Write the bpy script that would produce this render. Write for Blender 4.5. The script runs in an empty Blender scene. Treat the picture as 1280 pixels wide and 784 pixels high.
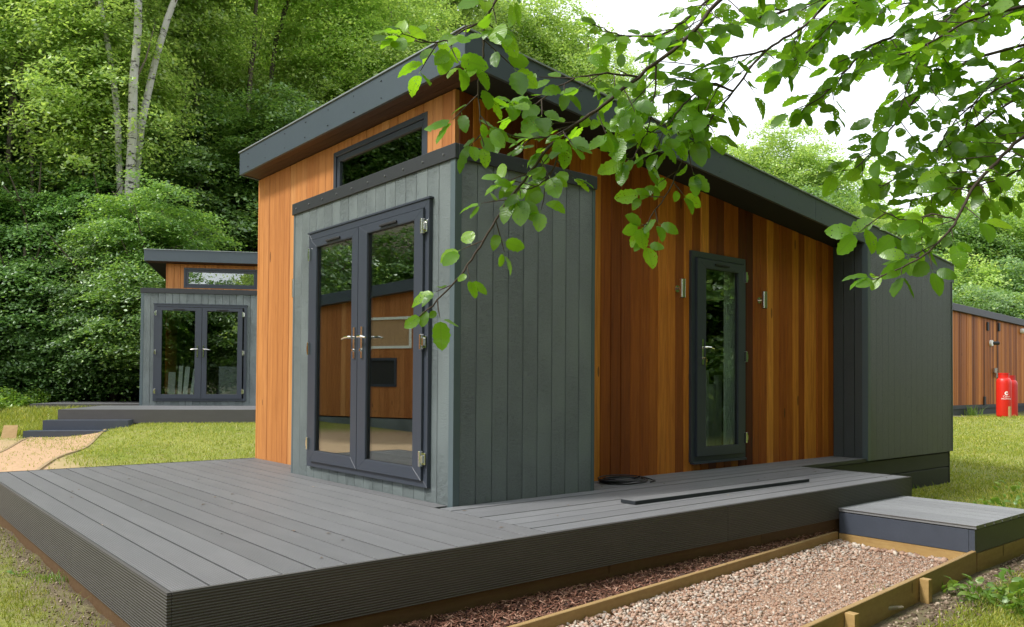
import bpy, bmesh, math, random
import numpy as np
from mathutils import Vector, Matrix, Euler
R = math.radians
random.seed(7)
rng = np.random.default_rng(11)
scene = bpy.context.scene

# ------------------------------------------------------------------ camera, sky, sun, exposure
# world: x runs back along the side wall of the near cabin, y along its front, z up, z=0 is the top of the deck
EYE = np.array((-3.2825, -4.4992, 0.8599)); YAW, PITCH, ROLL, FOC = 0.8798, 0.0202, 0.0069, 1004.8579
_F = np.array([math.cos(YAW)*math.cos(PITCH), math.sin(YAW)*math.cos(PITCH), math.sin(PITCH)])
_R = np.array([math.sin(YAW), -math.cos(YAW), 0.0]); _U = np.cross(_R, _F)
_R2 = _R*math.cos(ROLL)+_U*math.sin(ROLL); _U2 = -_R*math.sin(ROLL)+_U*math.cos(ROLL)
cd = bpy.data.cameras.new('camera'); cam = bpy.data.objects.new('camera', cd)
scene.collection.objects.link(cam); scene.camera = cam
cam.matrix_world = Matrix(((_R2[0], _U2[0], -_F[0], EYE[0]), (_R2[1], _U2[1], -_F[1], EYE[1]), (_R2[2], _U2[2], -_F[2], EYE[2]), (0, 0, 0, 1)))
cd.sensor_width = 36; cd.lens = FOC/1280*36; cd.shift_x = 0.00845; cd.shift_y = 0.05068
cd.clip_start = 0.05; cd.clip_end = 3000

def ray(px, py):                                   # direction through a pixel of the 1280x784 photograph (measuring aid)
    a = (px-629.19)/FOC; b = -(py-456.87)/FOC
    uu = a*math.cos(ROLL)-b*math.sin(ROLL); vv = a*math.sin(ROLL)+b*math.cos(ROLL)
    return _F+uu*_R+vv*_U
def at(px, py, ax, val):                           # where that ray meets the plane coordinate[ax] = val
    d = ray(px, py); return EYE+d*((val-EYE[ax])/d[ax])
def at_depth(px, py, dep): return EYE+ray(px, py)*dep

SUN_EL, SUN_AZ = R(50), R(163)                     # azimuth counter-clockwise from +x of the direction TO the sun
w = bpy.data.worlds.new('World'); scene.world = w; w.use_nodes = True
nt = w.node_tree; nt.nodes.clear()
o_ = nt.nodes.new('ShaderNodeOutputWorld'); bg = nt.nodes.new('ShaderNodeBackground')
sky = nt.nodes.new('ShaderNodeTexSky'); sky.sky_type = 'NISHITA'; sky.sun_disc = False
sky.sun_elevation = SUN_EL; sky.sun_rotation = R(90)-SUN_AZ; sky.dust_density = 4
mixs = nt.nodes.new('ShaderNodeMix'); mixs.data_type = 'RGBA'; mixs.inputs[0].default_value = 0.86
mixs.inputs[7].default_value = (9.3, 9.7, 10.3, 1)   # even overcast cloud over the clear sky
nt.links.new(sky.outputs[0], mixs.inputs[6]); nt.links.new(mixs.outputs[2], bg.inputs[0])
nt.links.new(bg.outputs[0], o_.inputs[0]); bg.inputs[1].default_value = 0.112
sl = bpy.data.lights.new('sun', 'SUN'); sun = bpy.data.objects.new('sun', sl); scene.collection.objects.link(sun)
sl.energy = 2.2; sl.angle = R(10); sl.color = (1, 0.97, 0.92)
sun.rotation_euler = Euler((0, R(90)-SUN_EL, SUN_AZ))
scene.view_settings.view_transform = 'Standard'; scene.view_settings.look = 'None'
scene.view_settings.exposure = 0.84; scene.view_settings.gamma = 1
scene.cycles.max_bounces = 8; scene.cycles.transparent_max_bounces = 12

# ------------------------------------------------------------------ helpers
class MB:
    def __init__(s): s.v = []; s.f = []
    def add(s, vs, fs):
        n = len(s.v); s.v += [tuple(p) for p in vs]; s.f += [tuple(i+n for i in f) for f in fs]; return s
    def box(s, x0, x1, y0, y1, z0, z1):
        return s.add([(x0,y0,z0),(x1,y0,z0),(x1,y1,z0),(x0,y1,z0),(x0,y0,z1),(x1,y0,z1),(x1,y1,z1),(x0,y1,z1)],
                     [(3,2,1,0),(4,5,6,7),(0,1,5,4),(1,2,6,5),(2,3,7,6),(3,0,4,7)])
    def hexa(s, bot, top):
        return s.add(list(bot)+list(top), [(3,2,1,0),(4,5,6,7),(0,1,5,4),(1,2,6,5),(2,3,7,6),(3,0,4,7)])
    def prism(s, poly0, poly1):
        n = len(poly0)
        return s.add(list(poly0)+list(poly1), [tuple(range(n))[::-1], tuple(range(n, 2*n))]+[(i, (i+1) % n, (i+1) % n+n, i+n) for i in range(n)])
    def tube(s, pts, rad, n=8, cap=True):
        pts = [np.array(p, float) for p in pts]
        if not hasattr(rad, '__len__'): rad = [rad]*len(pts)
        b = len(s.v); up = np.array((0.13, 0.21, 0.97))
        for i, p in enumerate(pts):
            t = pts[min(i+1, len(pts)-1)]-pts[max(i-1, 0)]; t = t/(np.linalg.norm(t)+1e-9)
            a = np.cross(t, up); 
            if np.linalg.norm(a) < .12: a = np.cross(t, (1, 0, 0))
            a /= np.linalg.norm(a); c = np.cross(t, a)
            for k in range(n):
                th = 2*math.pi*k/n; s.v.append(tuple(p+rad[i]*(math.cos(th)*a+math.sin(th)*c)))
        for i in range(len(pts)-1):
            for k in range(n):
                s.f.append((b+i*n+k, b+i*n+(k+1) % n, b+(i+1)*n+(k+1) % n, b+(i+1)*n+k))
        if cap:
            s.f.append(tuple(b+k for k in range(n))[::-1]); s.f.append(tuple(b+(len(pts)-1)*n+k for k in range(n)))
        return s
    def lathe(s, prof, cx=0, cy=0, n=20):
        b = len(s.v)
        for r, z in prof:
            for k in range(n):
                th = 2*math.pi*k/n; s.v.append((cx+r*math.cos(th), cy+r*math.sin(th), z))
        for i in range(len(prof)-1):
            for k in range(n): s.f.append((b+i*n+k, b+i*n+(k+1) % n, b+(i+1)*n+(k+1) % n, b+(i+1)*n+k))
        return s
    def build(s, name, mat, parent=None, mir=False, origin=None, smooth=False, bevel=0, fix=True):
        v = np.array(s.v, float)
        if mir: v[:, 1] *= -1
        if origin is not None:
            o3 = np.array(origin, float)
            if mir: o3[1] *= -1
            v = v-o3
        me = bpy.data.meshes.new(name); me.from_pydata(v.tolist(), [], s.f)
        if fix:
            bm = bmesh.new(); bm.from_mesh(me); bmesh.ops.recalc_face_normals(bm, faces=bm.faces); bm.to_mesh(me); bm.free()
        me.materials.append(mat)
        if smooth: me.shade_smooth()
        ob = bpy.data.objects.new(name, me); scene.collection.objects.link(ob)
        if origin is not None: ob.location = o3
        if parent is not None: ob.parent = parent
        if bevel:
            m = ob.modifiers.new('bevel', 'BEVEL'); m.width = bevel; m.segments = 1; m.limit_method = 'ANGLE'
        return ob

def fast_mesh(name, V, F, mat, uv=None):            # V (n,3), F (m,k) numpy
    me = bpy.data.meshes.new(name); k = F.shape[1]
    me.vertices.add(len(V)); me.vertices.foreach_set('co', V.astype(np.float32).ravel())
    me.loops.add(F.size); me.loops.foreach_set('vertex_index', F.astype(np.int32).ravel())
    me.polygons.add(len(F)); me.polygons.foreach_set('loop_start', np.arange(0, F.size, k, dtype=np.int32))
    me.polygons.foreach_set('loop_total', np.full(len(F), k, dtype=np.int32))
    me.update(calc_edges=True); me.materials.append(mat)
    if uv is not None:
        l = me.uv_layers.new(name='UVMap'); l.data.foreach_set('uv', uv.astype(np.float32).ravel())
    return me
def link(name, me, parent=None, loc=(0, 0, 0)):
    ob = bpy.data.objects.new(name, me); scene.collection.objects.link(ob); ob.location = loc
    if parent is not None: ob.parent = parent
    return ob
def tag(o, label=None, cat=None, group=None, kind=None):
    if label: o['label'] = label
    if cat: o['category'] = cat
    if group: o['group'] = group
    if kind: o['kind'] = kind
    return o
def thing(name, label, cat, loc=(0, 0, 0), rz=0, group=None):
    o = bpy.data.objects.new(name, None); scene.collection.objects.link(o); o.empty_display_size = .2
    o.location = loc; o.rotation_euler = (0, 0, rz); return tag(o, label, cat, group)
def copy_tree(o, parent=None):
    c = o.copy(); scene.collection.objects.link(c)
    if parent is not None: c.parent = parent
    for ch in list(o.children): copy_tree(ch, c)
    return c

# ------------------------------------------------------------------ materials
def mat(name):
    m = bpy.data.materials.new(name); m.use_nodes = True; n = m.node_tree; n.nodes.clear()
    out = n.nodes.new('ShaderNodeOutputMaterial'); return m, n, out
def N(n, t, **k):
    x = n.nodes.new(t)
    for a, b in k.items(): setattr(x, a, b)
    return x
def ramp(n, fac, stops, interp='LINEAR'):
    r = N(n, 'ShaderNodeValToRGB'); r.color_ramp.interpolation = interp; e = r.color_ramp.elements
    while len(e) < len(stops): e.new(0.5)
    for i, (p, c) in enumerate(stops): e[i].position = p; e[i].color = (c[0], c[1], c[2], 1)
    n.links.new(fac, r.inputs[0]); return r.outputs[0]
def mapped(n, scale, coord='Object', rand=False):
    tc = N(n, 'ShaderNodeTexCoord'); mp = N(n, 'ShaderNodeMapping'); mp.inputs['Scale'].default_value = scale
    n.links.new(tc.outputs[coord], mp.inputs[0])
    if rand:
        oi = N(n, 'ShaderNodeObjectInfo'); vm = N(n, 'ShaderNodeVectorMath', operation='SCALE'); vm.inputs[0].default_value = (37, 53, 71)
        n.links.new(oi.outputs['Random'], vm.inputs['Scale']); n.links.new(vm.outputs[0], mp.inputs['Location'])
    return mp.outputs[0]
def noise(n, vec, scale, detail=4, rough=.55, dist=0):
    t = N(n, 'ShaderNodeTexNoise'); t.inputs['Scale'].default_value = scale; t.inputs['Detail'].default_value = detail
    t.inputs['Roughness'].default_value = rough; t.inputs['Distortion'].default_value = dist
    n.links.new(vec, t.inputs['Vector']); return t.outputs['Fac']
def mixc(n, fac, a, b, mode='MIX'):
    m = N(n, 'ShaderNodeMix', data_type='RGBA', blend_type=mode)
    for i, v in ((0, fac), (6, a), (7, b)):
        if isinstance(v, (int, float)): m.inputs[i].default_value = v
        elif isinstance(v, tuple): m.inputs[i].default_value = (*v, 1)
        else: n.links.new(v, m.inputs[i])
    return m.outputs[2]
def math_(n, op, a, b=0.0, c=None):
    m = N(n, 'ShaderNodeMath', operation=op)
    for i, v in enumerate((a, b, c)):
        if v is None: continue
        if isinstance(v, (int, float)): m.inputs[i].default_value = v
        else: n.links.new(v, m.inputs[i])
    return m.outputs[0]
def principled(n, out, color, rough=.5, metal=0, bump=None, bstr=.3, bdist=.01, spec=.5):
    p = N(n, 'ShaderNodeBsdfPrincipled')
    if isinstance(color, tuple): p.inputs['Base Color'].default_value = (*color, 1)
    else: n.links.new(color, p.inputs['Base Color'])
    if isinstance(rough, (int, float)): p.inputs['Roughness'].default_value = rough
    else: n.links.new(rough, p.inputs['Roughness'])
    p.inputs['Metallic'].default_value = metal; p.inputs['Specular IOR Level'].default_value = spec
    if bump is not None:
        b = N(n, 'ShaderNodeBump'); b.inputs['Strength'].default_value = bstr; b.inputs['Distance'].default_value = bdist
        n.links.new(bump, b.inputs['Height']); n.links.new(b.outputs[0], p.inputs['Normal'])
    n.links.new(p.outputs[0], out.inputs[0]); return p
def plain(name, color, rough=.5, metal=0, var=.12, scale=20, bstr=.1, spec=.5):
    m, n, out = mat(name); v = mapped(n, (1, 1, 1)); f = noise(n, v, scale)
    c = mixc(n, f, tuple(x*(1-var) for x in color), tuple(x*(1+var) for x in color))
    f2 = noise(n, v, scale*8); principled(n, out, c, rough, metal, f2, bstr, .003, spec); return m

def wood(name, stops, knots=True, rough=.62, vert=(9, 9, .55), grain=.45, bstr=.25, bands=True):
    m, n, out = mat(name); oi = N(n, 'ShaderNodeObjectInfo')
    base = ramp(n, oi.outputs['Random'], stops)
    v = mapped(n, vert, rand=True)
    g1 = noise(n, v, 3.2, 6, .65, .6); g2 = noise(n, mapped(n, (vert[0]*9, vert[1]*9, vert[2]*1.5), rand=True), 3, 3, .6)
    c = mixc(n, math_(n, 'MULTIPLY', math_(n, 'SUBTRACT', g1, .38), grain*3.2), base, mixc(n, 1.0, base, (.50, .36, .26), 'MULTIPLY'))
    c = mixc(n, math_(n, 'MULTIPLY', g2, .75), c, mixc(n, 1.0, c, (.62, .52, .45), 'MULTIPLY'))
    if knots:
        vo = N(n, 'ShaderNodeTexVoronoi'); vo.inputs['Scale'].default_value = 1.0; n.links.new(mapped(n, (7, 7, 1.9), rand=True), vo.inputs['Vector'])
        k = math_(n, 'LESS_THAN', vo.outputs['Distance'], .11)
        sp = math_(n, 'GREATER_THAN', N(n, 'ShaderNodeSeparateColor').outputs[0], .5)
        sc = [x for x in n.nodes if x.bl_idname == 'ShaderNodeSeparateColor'][-1]; n.links.new(vo.outputs['Color'], sc.inputs[0])
        c = mixc(n, math_(n, 'MULTIPLY', math_(n, 'MULTIPLY', k, sp), .65), c, (.045, .014, .005))
    principled(n, out, c, rough, 0, g2, bstr, .003, .35); return m

cedar = wood('cedar', [(0, (.11, .020, .004)), (.22, (.26, .060, .008)), (.42, (.56, .165, .018)), (.58, (.38, .095, .010)), (.78, (.72, .245, .028)), (1, (.90, .37, .06))], grain=.7)
cedar_honey = wood('cedar_pale', [(0, (.44, .165, .042)), (.4, (.60, .265, .078)), (.7, (.52, .21, .058)), (1, (.68, .34, .12))], grain=.5)  # paler and more even in tone than the side wall cedar
timber = wood('treated_timber', [(0, (.42, .29, .125)), (.5, (.48, .335, .15)), (1, (.56, .41, .19))], vert=(.7, 8, 8), grain=.35, knots=True)
timber_y = wood('treated_timber_cross', [(0, (.46, .31, .12)), (1, (.54, .37, .15))], vert=(8, .7, 8), grain=.35)
darktimber = wood('underdeck_timber', [(0, (.10, .062, .033)), (1, (.145, .09, .045))], vert=(.7, 8, 8), grain=.4)
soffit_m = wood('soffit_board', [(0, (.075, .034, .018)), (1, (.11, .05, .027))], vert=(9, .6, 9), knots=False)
ply = wood('plywood', [(0, (.5, .33, .17)), (1, (.6, .42, .24))], knots=False, grain=.25)

def grey_siding(name, col, var=.10, emb=.55):
    m, n, out = mat(name); v = mapped(n, (6, 6, 26), rand=True)
    a = noise(n, v, 4.0, 5, .6, 1.2); patch = noise(n, mapped(n, (1.2, 1.2, .8), rand=True), 2, 3)
    msk = math_(n, 'SMOOTHSTEP' if False else 'MULTIPLY', math_(n, 'SUBTRACT', patch, .35), 2.4)
    fine = noise(n, mapped(n, (40, 40, 110), rand=True), 4, 3)
    crk = N(n, 'ShaderNodeMath', operation='SUBTRACT', use_clamp=True); crk.inputs[0].default_value = 1.0
    n.links.new(math_(n, 'MULTIPLY', math_(n, 'ABSOLUTE', math_(n, 'SUBTRACT', a, .5)), 26), crk.inputs[1])
    mk = N(n, 'ShaderNodeMath', operation='MULTIPLY', use_clamp=True); n.links.new(msk, mk.inputs[0]); mk.inputs[1].default_value = 1.3
    crack = math_(n, 'MULTIPLY', crk.outputs[0], mk.outputs[0])
    h = math_(n, 'SUBTRACT', math_(n, 'ADD', math_(n, 'MULTIPLY', a, .5), math_(n, 'MULTIPLY', fine, .35)), math_(n, 'MULTIPLY', crack, .6))
    oi = N(n, 'ShaderNodeObjectInfo')
    c = mixc(n, oi.outputs['Random'], tuple(x*(1-var*.35) for x in col), tuple(x*(1+var*.35) for x in col))
    c = mixc(n, patch, c, mixc(n, 1.0, c, (1-var, 1-var, 1-var*.8), 'MULTIPLY'))
    c = mixc(n, math_(n, 'MULTIPLY', crack, .62*emb/.55), c, mixc(n, 1.0, c, (.45, .47, .48), 'MULTIPLY'))
    principled(n, out, c, .38, 0, h, min(1, emb*1.7), .011, .5); return m
cedar_far = wood('cedar_darkened', [(0, (.18, .050, .007)), (.5, (.40, .13, .017)), (1, (.60, .23, .035))])
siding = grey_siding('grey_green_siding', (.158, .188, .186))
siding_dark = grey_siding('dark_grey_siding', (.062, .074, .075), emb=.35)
trim_grey = plain('corner_trim_grey', (.085, .115, .125), .4, var=.06)
black_trim = plain('black_trim_board', (.022, .025, .028), .5, var=.15, bstr=.3)
fascia_m = plain('roof_fascia_paint', (.056, .074, .090), .42, var=.08, scale=3, bstr=.25)
skirt_m = plain('skirt_paint', (.014, .018, .022), .55, var=.25, scale=6, bstr=.4)
step_paint = plain('step_dark_paint', (.050, .060, .082), .5, var=.18, scale=7, bstr=.4)
roofing = plain('roof_membrane', (.10, .11, .115), .7)
edge_metal = plain('roof_edge_metal', (.30, .33, .34), .35, .3)
upvc = plain('anthracite_frame', (.040, .048, .064), .38, var=.05, scale=8, bstr=.08)
rubber = plain('black_rubber', (.012, .012, .013), .6)
steel = plain('brushed_steel', (.62, .60, .57), .24, 1.0, var=.08, scale=60)
chrome = plain('polished_handle', (.78, .76, .72), .14, 1.0, var=.04)
brass = plain('brass_key', (.75, .55, .25), .25, 1.0)
lamp_steel = plain('lamp_steel', (.66, .63, .60), .28, 1.0)
inner_wall = plain('interior_lining', (.19, .18, .165), .75)
inner_floor = plain('interior_floor', (.16, .12, .09), .6)
white_board = plain('white_board_paint', (.78, .78, .76), .5, var=.04)
grey_cab = plain('grey_cabinet_paint', (.42, .44, .44), .5)
curtain_m = plain('pale_curtain', (.78, .82, .76), .85)
cable_m = plain('black_cable', (.012, .012, .014), .42)
bottle_red = plain('red_bottle_paint', (.62, .018, .010), .38, var=.12, scale=5)
bottle_red2 = plain('darker_red_bottle_paint', (.46, .012, .010), .42, var=.12, scale=5)
white_print = plain('white_print', (.82, .80, .78), .5, var=.02)
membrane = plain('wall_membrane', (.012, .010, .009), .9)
screw_m = plain('screw_head', (.012, .012, .013), .45, .4)
screw_l = plain('screw_head_pale', (.35, .35, .36), .3, .8)

def glass_mat(name, base=.085, tint=(.80, .86, .83)):
    m, n, out = mat(name); lw = N(n, 'ShaderNodeLayerWeight'); lw.inputs[0].default_value = .5
    pw = math_(n, 'POWER', lw.outputs['Facing'], 4.0); fac = math_(n, 'MULTIPLY_ADD', pw, 1-base, base)
    t = N(n, 'ShaderNodeBsdfTransparent'); t.inputs[0].default_value = (*tint, 1)
    g = N(n, 'ShaderNodeBsdfGlossy'); g.inputs['Roughness'].default_value = 0.0; g.inputs[0].default_value = (.95, .97, .96, 1)
    mx = N(n, 'ShaderNodeMixShader'); n.links.new(fac, mx.inputs[0]); n.links.new(t.outputs[0], mx.inputs[1]); n.links.new(g.outputs[0], mx.inputs[2])
    n.links.new(mx.outputs[0], out.inputs[0]); return m
glass = glass_mat('door_glass', .21, (.85, .90, .87)); glass_side = glass_mat('side_door_glass', .11, (.82, .87, .84)); glass_low = glass_mat('window_glass', .24, (.7, .75, .70))

def decking(name, col, along_y=True, ribs=True, dark=1.0):
    m, n, out = mat(name); oi = N(n, 'ShaderNodeObjectInfo')
    c = mixc(n, oi.outputs['Random'], tuple(x*.9 for x in col), tuple(x*1.1 for x in col))
    p = noise(n, mapped(n, (3.5, 1.0, 3) if along_y else (1.0, 3.5, 3), rand=True), 1.6, 5, .6, .4)
    c = mixc(n, math_(n, 'MULTIPLY', math_(n, 'SUBTRACT', p, .45), 1.8), c, mixc(n, 1.0, c, (1.28, 1.27, 1.25), 'MULTIPLY'))
    d = noise(n, mapped(n, (1, 1, 1)), 2.6, 6, .7)
    c = mixc(n, math_(n, 'MULTIPLY', math_(n, 'GREATER_THAN', d, .62), .12), c, (.30, .29, .27))
    sc = N(n, 'ShaderNodeSeparateXYZ'); tc = N(n, 'ShaderNodeTexCoord'); n.links.new(tc.outputs['Object'], sc.inputs[0])
    w_ = math_(n, 'SINE', math_(n, 'MULTIPLY', sc.outputs[0 if along_y else 1], 2*math.pi/.0125))
    fn = noise(n, mapped(n, (60, 12, 60) if along_y else (12, 60, 60), rand=True), 6, 3)
    h = math_(n, 'ADD', math_(n, 'MULTIPLY', w_, .5), math_(n, 'MULTIPLY', fn, .7))
    c = mixc(n, math_(n, 'MULTIPLY', math_(n, 'LESS_THAN', w_, -.2), .42), c, mixc(n, 1.0, c, (.5, .5, .5), 'MULTIPLY'))
    principled(n, out, c, .55, 0, h, .9 if ribs else .2, .0025, .4); return m
deck_y = decking('deck_board_composite', (.150, .150, .154)); deck_x = decking('deck_board_composite_cross', (.190, .192, .200), False)
deck_step = decking('deck_board_step', (.250, .255, .265))
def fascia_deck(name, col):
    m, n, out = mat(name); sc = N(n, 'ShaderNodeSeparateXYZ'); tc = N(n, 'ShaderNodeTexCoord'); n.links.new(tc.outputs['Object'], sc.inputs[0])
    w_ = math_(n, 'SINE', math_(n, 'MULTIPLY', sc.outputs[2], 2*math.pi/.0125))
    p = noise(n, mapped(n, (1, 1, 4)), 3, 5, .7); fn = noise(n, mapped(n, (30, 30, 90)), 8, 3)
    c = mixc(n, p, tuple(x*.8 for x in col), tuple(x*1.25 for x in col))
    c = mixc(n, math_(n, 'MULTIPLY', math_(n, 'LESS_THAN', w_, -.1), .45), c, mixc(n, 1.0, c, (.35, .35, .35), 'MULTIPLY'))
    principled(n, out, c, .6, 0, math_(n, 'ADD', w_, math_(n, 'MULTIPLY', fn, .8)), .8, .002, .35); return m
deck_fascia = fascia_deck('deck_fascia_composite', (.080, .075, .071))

def leaf_mat(name, cols, trans=.45, tcol=(.28, .46, .05), gloss=.06, veins=False, sheen=.42):
    m, n, out = mat(name); geo = N(n, 'ShaderNodeNewGeometry'); oi = N(n, 'ShaderNodeObjectInfo')
    r = math_(n, 'FRACT', math_(n, 'ADD', geo.outputs['Random Per Island'], oi.outputs['Random']))
    c = ramp(n, r, cols)
    big = noise(n, mapped(n, (1, 1, 1)), .8, 2)
    c = mixc(n, math_(n, 'MULTIPLY', big, .55), c, mixc(n, 1.0, c, (1.35, 1.12, .6), 'MULTIPLY'))
    hs = N(n, 'ShaderNodeHueSaturation'); n.links.new(c, hs.inputs['Color'])
    n.links.new(math_(n, 'MULTIPLY_ADD', oi.outputs['Random'], .5, .75), hs.inputs['Value']); c = hs.outputs[0]
    d = N(n, 'ShaderNodeBsdfDiffuse'); t = N(n, 'ShaderNodeBsdfTranslucent'); g = N(n, 'ShaderNodeBsdfGlossy'); g.inputs['Roughness'].default_value = sheen
    g.inputs[0].default_value = (.85, .9, .85, 1)
    n.links.new(c, d.inputs[0]); tc_ = mixc(n, .5, mixc(n, 1.0, c, (2.6, 2.4, 1.4), 'MULTIPLY'), tcol)
    if veins:
        uvn = N(n, 'ShaderNodeTexCoord'); sp = N(n, 'ShaderNodeSeparateXYZ'); n.links.new(uvn.outputs['UV'], sp.inputs[0])
        y = math_(n, 'ABSOLUTE', math_(n, 'SUBTRACT', sp.outputs[1], .5))
        ph = math_(n, 'SUBTRACT', math_(n, 'MULTIPLY', sp.outputs[0], 10), math_(n, 'MULTIPLY', y, 7))
        vn = math_(n, 'LESS_THAN', math_(n, 'ABSOLUTE', math_(n, 'SUBTRACT', math_(n, 'FRACT', ph), .5)), .07)
        mid = math_(n, 'LESS_THAN', y, .022); vv = math_(n, 'MAXIMUM', vn, mid)
        c = mixc(n, math_(n, 'MULTIPLY', vv, .22), c, (.17, .28, .06)); n.links.new(c, d.inputs[0])
        tc_ = mixc(n, math_(n, 'MULTIPLY', vv, .22), tc_, (.07, .13, .02))
        hgt = math_(n, 'PINGPONG', ph, .5); b = N(n, 'ShaderNodeBump'); b.inputs['Strength'].default_value = .3; b.inputs['Distance'].default_value = .0015
        n.links.new(hgt, b.inputs['Height'])
        for q in (d, g): n.links.new(b.outputs[0], q.inputs['Normal'])
    n.links.new(tc_, t.inputs[0])
    m1 = N(n, 'ShaderNodeMixShader'); m1.inputs[0].default_value = trans; n.links.new(d.outputs[0], m1.inputs[1]); n.links.new(t.outputs[0], m1.inputs[2])
    m2 = N(n, 'ShaderNodeMixShader'); m2.inputs[0].default_value = gloss; n.links.new(m1.outputs[0], m2.inputs[1]); n.links.new(g.outputs[0], m2.inputs[2])
    if veins:                                        # pin holes eaten by insects
        vo = N(n, 'ShaderNodeTexVoronoi'); vo.inputs['Scale'].default_value = 9; vo.voronoi_dimensions = '3D'
        mp = N(n, 'ShaderNodeMapping'); n.links.new(uvn.outputs['UV'], mp.inputs[0]); cmb = N(n, 'ShaderNodeCombineXYZ')
        rz_ = math_(n, 'MULTIPLY', r, 40); n.links.new(rz_, cmb.inputs[2]); n.links.new(cmb.outputs[0], mp.inputs['Location']); n.links.new(mp.outputs[0], vo.inputs['Vector'])
        hl = math_(n, 'MULTIPLY', math_(n, 'LESS_THAN', vo.outputs['Distance'], .17), math_(n, 'GREATER_THAN', r, .45))
        tr_ = N(n, 'ShaderNodeBsdfTransparent'); m3 = N(n, 'ShaderNodeMixShader'); n.links.new(hl, m3.inputs[0]); n.links.new(m2.outputs[0], m3.inputs[1]); n.links.new(tr_.outputs[0], m3.inputs[2]); m2 = m3
    n.links.new(m2.outputs[0], out.inputs[0]); return m
leaf_mid = leaf_mat('woodland_leaf', [(0, (.055, .13, .028)), (.5, (.10, .21, .042)), (.85, (.16, .29, .06)), (1, (.26, .38, .08))], .40, (.28, .48, .07), .09)
leaf_dark = leaf_mat('dark_shrub_leaf', [(0, (.045, .115, .028)), (.6, (.085, .19, .042)), (1, (.16, .29, .07))], .32, (.18, .38, .06), .055)
leaf_light = leaf_mat('pale_woodland_leaf', [(0, (.14, .25, .055)), (.5, (.26, .40, .095)), (1, (.42, .54, .18))], .48, (.45, .66, .15), .06)  # pale green, lifted further to put distance haze into the colour
leaf_near = leaf_mat('beech_leaf', [(0, (.028, .07, .008)), (.4, (.06, .15, .010)), (.75, (.11, .25, .012)), (1, (.18, .33, .02))], .50, (.40, .80, .02), .035, True, .32)
grass_m = leaf_mat('grass_blade', [(0, (.13, .19, .025)), (.5, (.23, .28, .04)), (.85, (.33, .36, .08)), (1, (.45, .41, .18))], .35, (.30, .38, .06), .03)
weed_m = leaf_mat('weed_leaf', [(0, (.09, .19, .03)), (.6, (.12, .23, .035)), (1, (.20, .30, .05))], .4, (.28, .45, .05), .05)

def bark_mat(name, a, b, marks=None):
    m, n, out = mat(name); v = mapped(n, (6, 6, 1.5)); f = noise(n, v, 3, 6, .7)
    c = mixc(n, f, a, b)
    if marks:
        k = noise(n, mapped(n, (2.0, 2.0, 5.0)), 1.7, 5, .7); c = mixc(n, ramp(n, k, [(.56, (0, 0, 0)), (.61, (1, 1, 1))]), c, marks)
    principled(n, out, c, .8, 0, f, .6, .02, .3); return m
bark = bark_mat('bark', (.06, .05, .035), (.16, .13, .095)); birch_bark = bark_mat('birch_bark', (.30, .29, .25), (.50, .49, .43), (.05, .045, .04))
twig_m = bark_mat('twig_bark', (.030, .022, .017), (.08, .055, .04))
stone_m, n, out = mat('gravel_stone'); geo = N(n, 'ShaderNodeNewGeometry')
c = ramp(n, geo.outputs['Random Per Island'], [(0, (.31, .185, .13)), (.25, (.47, .30, .215)), (.55, (.58, .43, .335)), (.72, (.37, .32, .28)), (.9, (.74, .64, .54)), (1, (.20, .165, .14))])
f = noise(n, mapped(n, (1, 1, 1)), 60, 4); principled(n, out, mixc(n, f, c, mixc(n, 1., c, (.7, .68, .66), 'MULTIPLY')), .85, 0, f, .4, .004, .3)
mulch_m, n, out = mat('bark_mulch'); geo = N(n, 'ShaderNodeNewGeometry')
c = ramp(n, geo.outputs['Random Per Island'], [(0, (.05, .022, .014)), (.35, (.15, .062, .038)), (.7, (.28, .13, .085)), (1, (.46, .28, .20))])
f = noise(n, mapped(n, (1, 1, 1)), 50, 4); principled(n, out, c, .8, 0, f, .4, .003, .3)
debris_m, n, out = mat('stone_debris'); geo = N(n, 'ShaderNodeNewGeometry')
c = ramp(n, geo.outputs['Random Per Island'], [(0, (.08, .055, .035)), (.4, (.15, .105, .07)), (.75, (.26, .19, .14)), (1, (.46, .37, .28))])
f = noise(n, mapped(n, (1, 1, 1)), 50, 4); principled(n, out, c, .85, 0, f, .4, .003, .3)

# ------------------------------------------------------------------ ground
def smooth(t): t = np.clip(t, 0, 1); return t*t*(3-2*t)
def ground_h(x, y):
    x = np.asarray(x, float); y = np.asarray(y, float)
    z = -.50+.05*smooth((y+1.4+.0)/1.0)+.50*np.clip((.35*x+.9*y-3)/6.5, 0, 1)*(1-.32*smooth((x-8)/8))
    z = z-.22*smooth((1.2-x)/1.6)*smooth((y-7)/3)*smooth((15-y)/2)
    z = z+.135*smooth((-2.02-x)/.25)*smooth((y+2)/2)*smooth((5-y)/2)
    dx, dy = x-EYE[0], y-EYE[1]; r = np.hypot(dx, dy); a = np.degrees(np.arctan2(dy, dx))
    left = smooth((a-28)/24)*smooth((135-a)/20)
    r0 = 33-9.0*left
    rise = np.clip(r-r0, 0, 60); z = z+rise*(.10+.36*left)*smooth(rise/5+.1)
    z = z+.10*np.sin(x*.6+1.3)*np.sin(y*.55)*smooth((r-16)/8)
    return z
def gh(x, y): return float(ground_h(x, y))

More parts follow.
